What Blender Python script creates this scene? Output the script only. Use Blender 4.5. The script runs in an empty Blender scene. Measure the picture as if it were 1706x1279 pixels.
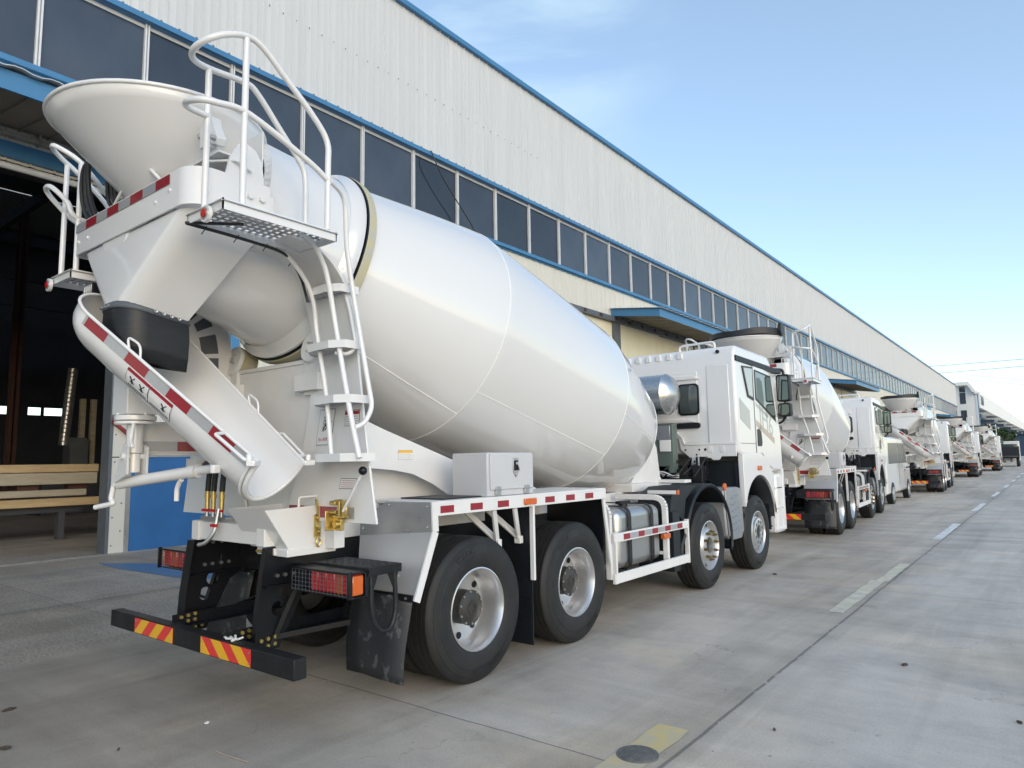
import bpy, bmesh, math, random
from mathutils import Vector, Matrix
random.seed(7)
R = math.radians
scene = bpy.context.scene
COL = scene.collection
V = Vector

# ------------------------------------------------------------------ helpers
class MB:
    """collects shapes, builds ONE mesh object"""
    def __init__(s): s.v = []; s.f = []; s.m = []; s.cur = 0
    def mat(s, i): s.cur = i; return s
    def add(s, verts, faces, mi=None):
        o = len(s.v); s.v += [tuple(p) for p in verts]
        for f in faces:
            s.f.append([i + o for i in f]); s.m.append(s.cur if mi is None else mi)
        return s
    def box(s, lo, hi, mi=None):
        (a, b, c), (d, e, f) = lo, hi
        v = [(a,b,c),(d,b,c),(d,e,c),(a,e,c),(a,b,f),(d,b,f),(d,e,f),(a,e,f)]
        return s.add(v, [(0,3,2,1),(4,5,6,7),(0,1,5,4),(1,2,6,5),(2,3,7,6),(3,0,4,7)], mi)
    def bar(s, p, q, w, h, up=(0,0,1), mi=None):
        p, q, up = V(p), V(q), V(up); d = (q-p).normalized(); r = d.cross(up)
        if r.length < 1e-4: r = d.cross(V((1,0,0)))
        r.normalize(); u = r.cross(d)
        v = []
        for c in (p, q):
            for a, b in ((-1,-1),(1,-1),(1,1),(-1,1)): v.append(c + r*(a*w/2) + u*(b*h/2))
        return s.add(v, [(3,2,1,0),(4,5,6,7),(0,1,5,4),(1,2,6,5),(2,3,7,6),(3,0,4,7)], mi)
    def prism(s, poly, axis, a, b, mi=None):
        """poly: 2D list; axis 'x' -> (y,z), 'y' -> (x,z), 'z' -> (x,y)"""
        def P(p, t):
            return {'x': (t, p[0], p[1]), 'y': (p[0], t, p[1]), 'z': (p[0], p[1], t)}[axis]
        n = len(poly); v = [P(p, a) for p in poly] + [P(p, b) for p in poly]
        f = [tuple(range(n))[::-1], tuple(range(n, 2*n))] + [(i, (i+1) % n, n+(i+1) % n, n+i) for i in range(n)]
        return s.add(v, f, mi)
    def tube(s, pts, r, seg=10, closed=False, cap=True, mi=None, radii=None):
        pts = [V(p) for p in pts]; n = len(pts); rings = []
        prev = None
        for i, p in enumerate(pts):
            if closed: d = pts[(i+1) % n] - pts[i-1]
            elif i == 0: d = pts[1]-p
            elif i == n-1: d = p-pts[-2]
            else: d = (pts[i+1]-p).normalized() + (p-pts[i-1]).normalized()
            if d.length < 1e-9: d = V((0,0,1))
            d.normalize()
            if prev is None:
                a = d.cross(V((0,0,1)))
                if a.length < .05: a = d.cross(V((1,0,0)))
            else:
                a = prev - d*prev.dot(d)
                if a.length < 1e-5: a = d.cross(V((1,0,0)))
            a.normalize(); prev = a; b = d.cross(a)
            rr = radii[i] if radii else r
            rings.append([p + (a*math.cos(t)+b*math.sin(t))*rr for t in [2*math.pi*k/seg for k in range(seg)]])
        v = [q for rg in rings for q in rg]; f = []
        for i in range(n if closed else n-1):
            j = (i+1) % n
            for k in range(seg):
                f.append((i*seg+k, i*seg+(k+1) % seg, j*seg+(k+1) % seg, j*seg+k))
        if cap and not closed:
            f.append(tuple(range(seg))[::-1]); f.append(tuple((n-1)*seg+k for k in range(seg)))
        return s.add(v, f, mi)
    def pipe(s, pts, r, seg=10, bend=.06, n=5, mi=None, closed=False):
        return s.tube(fillet(pts, bend, n, closed), r, seg, closed=closed, mi=mi)
    def lathe(s, prof, o, ax, seg=48, mi=None, close=False, a0=0, a1=2*math.pi, up=None):
        """prof: [(along, radius)]"""
        o, ax = V(o), V(ax).normalized(); up = V(up) if up else V((0,0,1))
        a = ax.cross(up)
        if a.length < 1e-3: a = ax.cross(V((0,1,0)))
        a.normalize(); b = a.cross(ax)
        full = abs(a1-a0-2*math.pi) < 1e-6; ns = seg if full else seg+1
        v = []
        for (t, r) in prof:
            for k in range(ns):
                th = a0+(a1-a0)*k/seg; v.append(o+ax*t+(b*math.cos(th)+a*math.sin(th))*max(r, 1e-4))
        f = []; m = len(prof)
        for i in range(m if close else m-1):
            j = (i+1) % m
            for k in range(seg):
                k2 = (k+1) % ns; f.append((i*ns+k, i*ns+k2, j*ns+k2, j*ns+k))
        return s.add(v, f, mi)
    def cyl(s, p, q, r, seg=16, mi=None, r2=None):
        p, q = V(p), V(q); L = (q-p).length
        return s.lathe([(0, 0), (0, r), (L, r if r2 is None else r2), (L, 0)], p, q-p, seg, mi)
    def ball(s, c, r, seg=16, mi=None, sc=(1,1,1)):
        n = seg//2; v = []; f = []
        for i in range(n+1):
            t = math.pi*i/n
            for k in range(seg):
                a = 2*math.pi*k/seg
                v.append((c[0]+r*sc[0]*math.sin(t)*math.cos(a), c[1]+r*sc[1]*math.sin(t)*math.sin(a), c[2]+r*sc[2]*math.cos(t)))
        for i in range(n):
            for k in range(seg): f.append((i*seg+k, (i+1)*seg+k, (i+1)*seg+(k+1) % seg, i*seg+(k+1) % seg))
        return s.add(v, f, mi)
    def flat(s, pts2, o, u, w, th=.0015, mi=None):
        """thin plate: 2D outline in plane o + x*u + y*w, thickness th along u x w"""
        o, u, w = V(o), V(u), V(w); n = u.cross(w).normalized()
        k = len(pts2); b = [o+u*p[0]+w*p[1] for p in pts2]; t = [q+n*th for q in b]
        f = [tuple(range(k))[::-1], tuple(range(k, 2*k))] + [(i, (i+1) % k, k+(i+1) % k, k+i) for i in range(k)]
        return s.add(b+t, f, mi)
    def text(s, txt, size, o, u, w, th=.002, mi=None, align='CENTER', shear=0, fn=None):
        cu = bpy.data.curves.new('lettering', 'FONT'); cu.body = txt; cu.size = size; cu.extrude = th/2
        cu.align_x = align; cu.align_y = 'CENTER'; cu.shear = shear; cu.resolution_u = 3
        ob = bpy.data.objects.new('lettering', cu); COL.objects.link(ob)
        me = ob.to_mesh(); o, u, w = V(o), V(u), V(w); n = u.cross(w).normalized()
        if fn: vs = [fn(p.co) for p in me.vertices]
        else: vs = [o+u*p.co.x+w*p.co.y+n*(p.co.z+th/2) for p in me.vertices]
        s.add(vs, [tuple(p.vertices) for p in me.polygons], mi)
        ob.to_mesh_clear(); bpy.data.objects.remove(ob); bpy.data.curves.remove(cu)
        return s
    def mirror_x(s):
        n = len(s.v); s.v += [(-x, y, z) for x, y, z in s.v]
        s.f += [[i+n for i in f][::-1] for f in list(s.f)]; s.m += list(s.m)
        return s
    def build(s, name, mats, parent=None, bevel=0, smooth=35, loc=None, fix=True, seg=2):
        me = bpy.data.meshes.new(name); me.from_pydata(s.v, [], s.f)
        if not isinstance(mats, (list, tuple)): mats = [mats]
        for m in mats: me.materials.append(m)
        me.polygons.foreach_set('material_index', [min(i, len(mats)-1) for i in s.m])
        if fix:
            bm = bmesh.new(); bm.from_mesh(me)
            bmesh.ops.remove_doubles(bm, verts=bm.verts, dist=1e-5)
            bmesh.ops.recalc_face_normals(bm, faces=bm.faces); bm.to_mesh(me); bm.free()
        if smooth:
            me.shade_smooth(); me.set_sharp_from_angle(angle=R(smooth))
        ob = bpy.data.objects.new(name, me); COL.objects.link(ob)
        if parent: ob.parent = parent
        if loc: ob.location = loc
        if bevel:
            b = ob.modifiers.new('soft_edge', 'BEVEL'); b.width = bevel; b.segments = seg
            b.limit_method = 'ANGLE'; b.angle_limit = R(40); b.harden_normals = False
        return ob

def fillet(pts, r, n=5, closed=False):
    pts = [V(p) for p in pts]; out = []; N = len(pts)
    for i, p in enumerate(pts):
        if not closed and i in (0, N-1): out.append(p); continue
        a, b = pts[i-1], pts[(i+1) % N]; da, db = a-p, b-p
        rr = min(r, da.length*.49, db.length*.49)
        p0, p1 = p+da.normalized()*rr, p+db.normalized()*rr
        for k in range(n+1):
            t = k/n; out.append(p0*(1-t)**2+p*2*t*(1-t)+p1*t*t)
    return out
def smooth_path(pts, n=6):
    pts = [V(p) for p in pts]; out = []; P = [pts[0]*2-pts[1]]+pts+[pts[-1]*2-pts[-2]]
    for i in range(1, len(P)-2):
        a, b, c, d = P[i-1:i+3]
        for k in range(n):
            t = k/n
            out.append(.5*((2*b)+(c-a)*t+(2*a-5*b+4*c-d)*t*t+(3*b-a-3*c+d)*t**3))
    out.append(pts[-1]); return out
def thing(name, label, cat, loc=(0,0,0), rz=0, group=None):
    o = bpy.data.objects.new(name, None); COL.objects.link(o); o.location = loc; o.rotation_euler = (0,0,rz)
    o.empty_display_size = .2
    return tag(o, label, cat, group)
def tag(o, label=None, cat=None, group=None, kind=None):
    if label: o['label'] = label
    if cat: o['category'] = cat
    if group: o['group'] = group
    if kind: o['kind'] = kind
    return o
def copy_tree(o, parent=None):
    c = o.copy(); COL.objects.link(c)
    if parent: c.parent = parent
    for ch in list(o.children): copy_tree(ch, c)
    return c
def arc(c, r, a0, a1, n):
    return [(c[0]+r*math.cos(a0+(a1-a0)*k/n), c[1]+r*math.sin(a0+(a1-a0)*k/n)) for k in range(n+1)]

# ------------------------------------------------------------------ materials
def mat(name, col, rough=.5, metal=0, spec=.5, coat=0, coat_r=.05, var=0, vscale=3, bump=0, bscale=80, rvar=0, col2=None, stretch=(1,1,1), detail=5):
    m = bpy.data.materials.new(name); m.use_nodes = True; nt = m.node_tree; b = nt.nodes['Principled BSDF']
    b.inputs['Base Color'].default_value = (*col, 1); b.inputs['Roughness'].default_value = rough
    b.inputs['Metallic'].default_value = metal; b.inputs['Specular IOR Level'].default_value = spec
    b.inputs['Coat Weight'].default_value = coat; b.inputs['Coat Roughness'].default_value = coat_r
    if var or bump or rvar:
        tc = nt.nodes.new('ShaderNodeTexCoord'); mp = nt.nodes.new('ShaderNodeMapping'); mp.inputs['Scale'].default_value = stretch
        nt.links.new(tc.outputs['Object'], mp.inputs['Vector'])
    if var or rvar:
        n = nt.nodes.new('ShaderNodeTexNoise'); n.inputs['Scale'].default_value = vscale; n.inputs['Detail'].default_value = detail; n.inputs['Roughness'].default_value = .6
        nt.links.new(mp.outputs[0], n.inputs['Vector'])
    if var:
        rp = nt.nodes.new('ShaderNodeValToRGB'); rp.color_ramp.elements[0].position = .3; rp.color_ramp.elements[1].position = .7
        c2 = col2 if col2 else tuple(c*(1-var) for c in col)
        rp.color_ramp.elements[0].color = (*c2, 1); rp.color_ramp.elements[1].color = (*col, 1)
        nt.links.new(n.outputs['Fac'], rp.inputs[0]); nt.links.new(rp.outputs[0], b.inputs['Base Color'])
    if rvar:
        mr = nt.nodes.new('ShaderNodeMapRange'); mr.inputs[3].default_value = max(0.02, rough-rvar); mr.inputs[4].default_value = rough+rvar
        nt.links.new(n.outputs['Fac'], mr.inputs[0]); nt.links.new(mr.outputs[0], b.inputs['Roughness'])
    if bump:
        n2 = nt.nodes.new('ShaderNodeTexNoise'); n2.inputs['Scale'].default_value = bscale; n2.inputs['Detail'].default_value = 3
        bp = nt.nodes.new('ShaderNodeBump'); bp.inputs['Strength'].default_value = bump; bp.inputs['Distance'].default_value = .01
        nt.links.new(mp.outputs[0], n2.inputs['Vector']); nt.links.new(n2.outputs['Fac'], bp.inputs['Height']); nt.links.new(bp.outputs[0], b.inputs['Normal'])
    return m
M = {}
M['white'] = mat('white gloss paint', (.73,.728,.722), .32, coat=.6, coat_r=.06, var=.05, vscale=1.3, rvar=.05, bump=.03, bscale=9)
M['drum'] = mat('drum white gloss paint', (.69,.69,.684), .30, coat=1, coat_r=.045, var=.015, vscale=.6, rvar=.03, bump=.04, bscale=2.2); M['drum'].node_tree.nodes['Principled BSDF'].inputs['Coat IOR'].default_value = 1.62
M['cabw'] = mat('cab white paint', (.725,.725,.72), .3, coat=.8, coat_r=.04, var=.03, vscale=1.5)
M['white2'] = mat('white satin frame paint', (.715,.712,.705), .42, coat=.2, var=.07, vscale=4, rvar=.08)
M['silver'] = mat('silver grey paint', (.42,.43,.45), .38, metal=.35, coat=.3, var=.08, vscale=4, rvar=.08)
M['galv'] = mat('bright galvanised sheet', (.50,.51,.53), .3, metal=.8, var=.15, vscale=5, rvar=.08)
M['steel'] = mat('polished stainless steel', (.56,.56,.55), .27, metal=1, var=.06, vscale=3, rvar=.05, stretch=(.3,4,4))
M['rim'] = mat('silver wheel paint', (.62,.62,.62), .3, metal=.75, coat=.3, var=.1, vscale=6)
M['black'] = mat('black chassis paint', (.007,.008,.011), .36, spec=.35, var=.3, vscale=5, rvar=.1)
M['beam'] = mat('dusty black bumper paint', (.008,.009,.010), .5, spec=.3, var=.5, vscale=6, rvar=.1, col2=(.016,.017,.019))
M['plast'] = mat('dark plastic', (.012,.016,.021), .5, spec=.4, var=.3, vscale=6, bump=.1, bscale=200)
M['rubber'] = mat('tyre rubber', (.012,.013,.015), .60, spec=.4, var=.4, vscale=7, bump=.08, bscale=120, col2=(.022,.021,.020))
M['skirt'] = mat('black rubber sheet', (.012,.014,.017), .45, spec=.4, var=.4, vscale=3, bump=.25, bscale=6, stretch=(1,1,9))
M['red'] = mat('red reflective tape', (.27,.006,.018), .3, coat=.5, var=.12, vscale=60)
M['tape'] = mat('silver reflective tape', (.42,.43,.45), .3, metal=.3, coat=.5, var=.1, vscale=50)
M['yel'] = mat('yellow reflective sheet', (.80,.43,.015), .35, coat=.5, var=.08, vscale=60)
M['redy'] = mat('red reflective sheet', (.70,.035,.03), .35, coat=.5, var=.08, vscale=60)
M['lens'] = mat('red lamp lens', (.62,.016,.018), .2, coat=.6, var=.5, vscale=40)
M['lensd'] = mat('dark red lamp lens', (.36,.010,.014), .2, coat=.6)
M['amber'] = mat('amber lens', (.62,.12,.012), .2, coat=.6, var=.15, vscale=40)
M['brass'] = mat('yellow zinc plated steel', (.62,.47,.16), .35, metal=.8, var=.2, vscale=20)
M['studb'] = mat('oily brass stud', (.30,.23,.10), .4, metal=.8, var=.4, vscale=25)
M['bolt'] = mat('zinc bolt', (.5,.5,.5), .35, metal=.9)
M['ochre'] = mat('yellow ochre roller paint', (.50,.44,.22), .6, var=.45, vscale=14, col2=(.42,.42,.38), bump=.2, bscale=60)
M['glass'] = mat('dark cab glass', (.05,.065,.065), .04, spec=.8, coat=1, coat_r=.02)
M['vanglass'] = mat('van window glass', (.025,.032,.036), .22, spec=.3)
M['green'] = mat('grey green cooler paint', (.10,.135,.12), .4, var=.1, vscale=3)
M['valve'] = mat('red valve handle', (.5,.015,.03), .4)
M['sticker'] = mat('white sticker', (.75,.75,.74), .35, coat=.3)
M['ink'] = mat('black ink', (.02,.02,.02), .5)
M['inkr'] = mat('dark red ink', (.35,.01,.03), .5)
M['grey_ink'] = mat('pale grey decal', (.40,.395,.39), .3, coat=.6, var=.1, vscale=5)
M['tan_ink'] = mat('tan decal', (.38,.30,.25), .3, coat=.6)
M['weld'] = mat('painted weld bead', (.78,.78,.76), .4, coat=.3)
M['cover'] = mat('black rubber hopper cover', (.02,.022,.026), .5, var=.3, vscale=4, bump=.2, bscale=9)

# corrugated / building materials
def panel_mat(name, col, stain=.12, rough=.5):
    m = mat(name, col, rough, var=stain, vscale=1.2, rvar=.05, stretch=(1,1.6,.12), detail=8)
    return m
M['wall'] = panel_mat('pale grey cladding', (.552,.572,.576), .10)
M['wall2'] = panel_mat('pale workshop cladding', (.74,.75,.74), .06)
M['boxgrey'] = mat('light grey box paint', (.52,.525,.54), .4, coat=.3, var=.05, vscale=3)
M['brushed'] = mat('brushed aluminium tank', (.50,.50,.50), .36, metal=.9, var=.08, vscale=3, rvar=.06, stretch=(.3,4,4))
M['cream'] = panel_mat('cream cladding', (.60,.59,.53), .10)
M['creamdoor'] = panel_mat('cream sliding door', (.70,.66,.50), .08)
M['blue'] = mat('blue trim paint', (.045,.185,.37), .42, var=.14, vscale=1.5, coat=.1, stretch=(1,1,.5))
M['bluepanel'] = mat('blue wall paint', (.022,.125,.33), .55, var=.18, vscale=2.2, bump=.05, bscale=30, detail=9)
M['bluedark'] = mat('dark blue steel', (.02,.05,.10), .45, var=.2, vscale=3)
M['mullion'] = mat('white mullion', (.62,.64,.66), .4, var=.1, vscale=4)
M['pane'] = mat('dusty dark window glass', (.017,.027,.042), .08, spec=.6, var=.5, vscale=.8, bump=.12, bscale=.7, rvar=.05, col2=(.04,.05,.066), stretch=(1,.6,.35), detail=8)
M['soffit'] = mat('dull grey brown soffit', (.20,.175,.14), .7, var=.2, vscale=2)
M['darksteel'] = mat('dark grey steel', (.10,.115,.13), .5, var=.2, vscale=3)
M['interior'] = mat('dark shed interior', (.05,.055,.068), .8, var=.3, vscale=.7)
M['alu'] = mat('worn aluminium trim', (.5,.49,.46), .4, metal=.6, var=.3, vscale=9, stretch=(1,1,.4))
M['timber'] = mat('pale sawn timber', (.50,.37,.20), .7, var=.35, vscale=2.5, stretch=(2,.6,4), detail=9)
M['timber2'] = mat('grey timber', (.40,.36,.27), .7, var=.3, vscale=2.5, stretch=(2,.6,4), detail=9)
M['duct'] = mat('spiral duct steel', (.5,.51,.52), .35, metal=.8, var=.2, vscale=6)
M['rust'] = mat('rust red column', (.07,.028,.022), .7, var=.3, vscale=3)
M['redpaint'] = mat('chipped red paint', (.38,.025,.03), .5, var=.5, vscale=25, col2=(.10,.02,.02))
M['leaf'] = mat('leaf green', (.045,.085,.03), .6, var=.5, vscale=1.5)
M['bark'] = mat('bark', (.09,.065,.045), .9)
M['cable'] = mat('black cable', (.02,.02,.022), .5)
M['iron'] = mat('cast iron', (.20,.195,.19), .6, metal=.1, var=.4, vscale=20, bump=.2, bscale=50)
M['dryleaf'] = mat('dry brown leaf', (.06,.045,.03), .8)
M['rag'] = mat('crumpled white plastic', (.6,.6,.58), .5)
M['hotwin'] = mat('weathered roof sheet', (.45,.46,.46), .6)

for n_ in M['pane'].node_tree.nodes:      # each pane has its own film of dust
    if n_.type == 'BUMP': n_.inputs['Distance'].default_value = .05
_nt = M['pane'].node_tree; _oi = _nt.nodes.new('ShaderNodeObjectInfo'); _b = _nt.nodes['Principled BSDF']; _hs = _nt.nodes.new('ShaderNodeHueSaturation'); _mr = _nt.nodes.new('ShaderNodeMapRange')
_mr.inputs[3].default_value = .6; _mr.inputs[4].default_value = 1.7; _nt.links.new(_oi.outputs['Random'], _mr.inputs[0]); _nt.links.new(_mr.outputs[0], _hs.inputs['Value'])
_src = _b.inputs['Base Color'].links[0].from_socket; _nt.links.new(_src, _hs.inputs['Color']); _nt.links.new(_hs.outputs[0], _b.inputs['Base Color'])
def ground_mat():
    m = bpy.data.materials.new('worn concrete'); m.use_nodes = True; nt = m.node_tree; N = nt.nodes; L = nt.links
    b = N['Principled BSDF']; b.inputs['Specular IOR Level'].default_value = .35
    tc = N.new('ShaderNodeTexCoord'); sep = N.new('ShaderNodeSeparateXYZ'); L.new(tc.outputs['Object'], sep.inputs[0])
    def noise(scale, detail=6, rough=.6, vec=None, dist=0):
        n = N.new('ShaderNodeTexNoise'); n.inputs['Scale'].default_value = scale; n.inputs['Detail'].default_value = detail
        n.inputs['Roughness'].default_value = rough; n.inputs['Distortion'].default_value = dist
        L.new(vec if vec else tc.outputs['Object'], n.inputs['Vector']); return n.outputs['Fac']
    def mapping(scale, rot=0):
        mp = N.new('ShaderNodeMapping'); mp.inputs['Scale'].default_value = scale; mp.inputs['Rotation'].default_value = (0,0,rot)
        L.new(tc.outputs['Object'], mp.inputs['Vector']); return mp.outputs[0]
    def ramp(fac, stops):
        r = N.new('ShaderNodeValToRGB'); e = r.color_ramp.elements
        while len(e) < len(stops): e.new(.5)
        for k, (p, c) in enumerate(stops): e[k].position = p; e[k].color = (*c, 1)
        L.new(fac, r.inputs[0]); return r.outputs[0]
    def mix(fac, a, c, typ='MIX'):
        x = N.new('ShaderNodeMix'); x.data_type = 'RGBA'; x.blend_type = typ
        if isinstance(fac, (int, float)): x.inputs[0].default_value = fac
        else: L.new(fac, x.inputs[0])
        for s, i in ((a, 6), (c, 7)):
            if isinstance(s, tuple): x.inputs[i].default_value = (*s, 1)
            else: L.new(s, x.inputs[i])
        return x.outputs[2]
    def math_(op, a, c=None, d=None):
        x = N.new('ShaderNodeMath'); x.operation = op
        for s, i in ((a, 0), (c, 1), (d, 2)):
            if s is None: continue
            if isinstance(s, (int, float)): x.inputs[i].default_value = s
            else: L.new(s, x.inputs[i])
        return x.outputs[0]
    base = ramp(noise(.35, 8, .65), [(.30, (.50,.445,.38)), (.5, (.575,.52,.45)), (.72, (.64,.585,.515))])
    # long tyre-drag stains along the road
    st = ramp(noise(1.0, 7, .6, mapping((.9,.13,1), R(-2)), .6), [(.36, (.70,.69,.68)), (.56, (1,1,1))])
    base = mix(.75, base, st, 'MULTIPLY')
    st2 = ramp(noise(1.0, 6, .6, mapping((.25,1.3,1), R(24)), 1.0), [(.38, (.76,.75,.74)), (.55, (1,1,1))])
    base = mix(.5, base, st2, 'MULTIPLY')
    blot = ramp(noise(1.7, 9, .7), [(.35, (.80,.80,.80)), (.5, (1,1,1)), (.68, (1.12,1.10,1.08))])
    base = mix(.7, base, blot, 'MULTIPLY')
    # fine grain and pits
    gr = ramp(noise(70, 4, .7), [(.3, (.84,.84,.84)), (.6, (1.06,1.06,1.06))])
    base = mix(.8, base, gr, 'MULTIPLY')
    pit = ramp(noise(16, 3, .5), [(.66, (1,1,1)), (.74, (.55,.54,.53))])
    rough_zone = ramp(noise(.45, 5, .6), [(.52, (0,0,0)), (.62, (1,1,1))])
    base = mix(rough_zone, base, mix(1, base, pit, 'MULTIPLY'))
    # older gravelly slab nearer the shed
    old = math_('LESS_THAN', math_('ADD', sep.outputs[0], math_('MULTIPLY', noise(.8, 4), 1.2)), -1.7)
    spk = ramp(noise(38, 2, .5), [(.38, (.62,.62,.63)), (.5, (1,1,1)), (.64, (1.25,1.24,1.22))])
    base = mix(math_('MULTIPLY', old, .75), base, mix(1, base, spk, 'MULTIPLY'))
    tan = ramp(noise(.55, 5, .6), [(.5, (1,1,1)), (.68, (1.16,1.08,.96))])
    base = mix(.7, base, tan, 'MULTIPLY')
    # darker left of the joint: pour tone plus shade painted into the colour
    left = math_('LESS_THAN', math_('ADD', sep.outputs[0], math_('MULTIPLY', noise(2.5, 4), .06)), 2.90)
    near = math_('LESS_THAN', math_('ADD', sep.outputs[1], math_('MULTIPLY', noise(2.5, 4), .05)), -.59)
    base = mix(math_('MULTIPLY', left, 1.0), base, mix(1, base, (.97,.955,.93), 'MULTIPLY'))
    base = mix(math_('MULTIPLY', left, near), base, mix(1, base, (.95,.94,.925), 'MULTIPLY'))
    # painted-in shade falloff with patchy grime: darkest near the shed, fades towards the road
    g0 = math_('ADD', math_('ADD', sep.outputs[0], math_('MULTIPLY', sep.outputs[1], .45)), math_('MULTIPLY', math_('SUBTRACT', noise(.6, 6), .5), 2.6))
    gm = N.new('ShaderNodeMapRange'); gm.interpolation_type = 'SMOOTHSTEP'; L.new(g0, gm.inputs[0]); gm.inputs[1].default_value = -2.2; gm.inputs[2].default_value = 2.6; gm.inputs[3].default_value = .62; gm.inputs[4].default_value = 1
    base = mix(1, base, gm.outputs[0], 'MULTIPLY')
    # tyre scuffs and pale scrapes
    sc = ramp(noise(1.0, 5, .6, mapping((3.2,.10,1), R(-14)), .3), [(.38, (.82,.81,.80)), (.47, (1,1,1))]); base = mix(.4, base, sc, 'MULTIPLY')
    pl = ramp(noise(1.0, 6, .65, mapping((5.0,.35,1), R(17)), .4), [(.60, (1,1,1)), (.72, (1.15,1.14,1.12))]); base = mix(.7, base, pl, 'MULTIPLY')
    oil = ramp(noise(.85, 4, .5), [(.24, (.70,.69,.68)), (.33, (1,1,1))]); base = mix(.6, base, oil, 'MULTIPLY')
    vor = N.new('ShaderNodeTexVoronoi'); vor.feature = 'DISTANCE_TO_EDGE'; vor.inputs['Scale'].default_value = .23; vv = N.new('ShaderNodeVectorMath'); vv.operation = 'ADD'; nv = N.new('ShaderNodeTexNoise'); nv.inputs['Scale'].default_value = 1.6; nv.inputs['Detail'].default_value = 5
    L.new(tc.outputs['Object'], nv.inputs['Vector']); L.new(tc.outputs['Object'], vv.inputs[0]); L.new(nv.outputs['Color'], vv.inputs[1]); L.new(vv.outputs[0], vor.inputs['Vector'])
    hair = math_('MULTIPLY', math_('LESS_THAN', vor.outputs['Distance'], .0011), math_('GREATER_THAN', noise(.5, 3), .53))
    base = mix(math_('MULTIPLY', hair, .22), base, (.10,.095,.09))
    # slab joints: along y at x = 2.885 + 5.4k, across at y = -.61 + 5.94k
    wob = math_('MULTIPLY', math_('SUBTRACT', noise(.9, 5), .5), .05)
    def joint(coord, off, period, width):
        p = math_('PINGPONG', math_('ADD', math_('SUBTRACT', coord, off), wob), period/2)
        return math_('LESS_THAN', p, width)
    jx = joint(sep.outputs[0], 2.885, 7.6, .012); jy = joint(sep.outputs[1], -.61, 5.94, .007)
    jx2 = N.new('ShaderNodeMapRange'); pp = math_('PINGPONG', math_('ADD', math_('SUBTRACT', sep.outputs[0], 2.885), wob), 3.8)
    L.new(pp, jx2.inputs[0]); jx2.inputs[1].default_value = 0; jx2.inputs[2].default_value = .16; jx2.inputs[3].default_value = .82; jx2.inputs[4].default_value = 1
    base = mix(1, base, jx2.outputs[0], 'MULTIPLY')
    crack = math_('MULTIPLY', jx, math_('GREATER_THAN', noise(9, 3), .40))
    jj = math_('MAXIMUM', crack, math_('MULTIPLY', jy, math_('GREATER_THAN', noise(3, 3), .36)))
    base = mix(math_('MULTIPLY', jj, .6), base, (.07,.067,.062))
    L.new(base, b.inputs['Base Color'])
    rr = N.new('ShaderNodeMapRange'); rr.inputs[3].default_value = .55; rr.inputs[4].default_value = .85; L.new(noise(1.3, 6), rr.inputs[0]); L.new(rr.outputs[0], b.inputs['Roughness'])
    bp = N.new('ShaderNodeBump'); bp.inputs['Strength'].default_value = .25; bp.inputs['Distance'].default_value = .01
    h = math_('SUBTRACT', noise(45, 4, .7), math_('MULTIPLY', jj, 1.5)); L.new(h, bp.inputs['Height']); L.new(bp.outputs[0], b.inputs['Normal'])
    return m
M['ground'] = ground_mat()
def paint_mat(name, col, keep):
    """worn road paint: the paint is rubbed through to concrete grey in places"""
    m = mat(name, col, .6, var=.9, vscale=5, col2=(.47,.44,.40), detail=9)
    for n in m.node_tree.nodes:
        if n.type == 'VALTORGB': n.color_ramp.elements[0].position = keep-.12; n.color_ramp.elements[1].position = keep+.12
    return m
M['roadyel'] = paint_mat('worn yellow road paint', (.62,.48,.20), .47)
M['roadpale'] = paint_mat('worn cream road paint', (.66,.60,.42), .46)
M['roadwhite'] = paint_mat('worn white road paint', (.80,.79,.75), .44)
M['bluefloor'] = mat('worn blue floor paint', (.03,.14,.33), .55, var=.4, vscale=5, col2=(.08,.15,.24), detail=9)

# ------------------------------------------------------------------ camera
cam = bpy.data.cameras.new('camera'); co = bpy.data.objects.new('camera', cam); COL.objects.link(co); scene.camera = co
F, YAW, PIT, ROL = 1142.37, 37.9531, 6.3871, -.9618
y_, p_, r_ = R(YAW), R(PIT), R(ROL)
fw = V((-math.sin(y_)*math.cos(p_), math.cos(y_)*math.cos(p_), math.sin(p_))); rt = V((math.cos(y_), math.sin(y_), 0)); up = rt.cross(fw)
rt2 = rt*math.cos(r_)+up*math.sin(r_); up2 = -rt*math.sin(r_)+up*math.cos(r_)
mw = Matrix((rt2, up2, -fw)).transposed().to_4x4(); mw.translation = V((4.6264, -3.9537, 1.6067)); co.matrix_world = mw
cam.sensor_width = 36; cam.lens = F/1706*36; cam.clip_start = .05; cam.clip_end = 3000

# ------------------------------------------------------------------ light
SUN_EL, SUN_AZ = R(21), R(118)     # hazy sun to the right, out of frame: soft, almost shadowless light
w = bpy.data.worlds.new('World'); scene.world = w; w.use_nodes = True; nt = w.node_tree
sky = nt.nodes.new('ShaderNodeTexSky'); sky.sky_type = 'NISHITA'; sky.sun_disc = False
sky.sun_elevation = SUN_EL; sky.sun_rotation = SUN_AZ; sky.altitude = 50; sky.air_density = 1.0; sky.dust_density = .8; sky.ozone_density = 1.0
bg = nt.nodes['Background']; bg.inputs[1].default_value = .138
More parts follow.
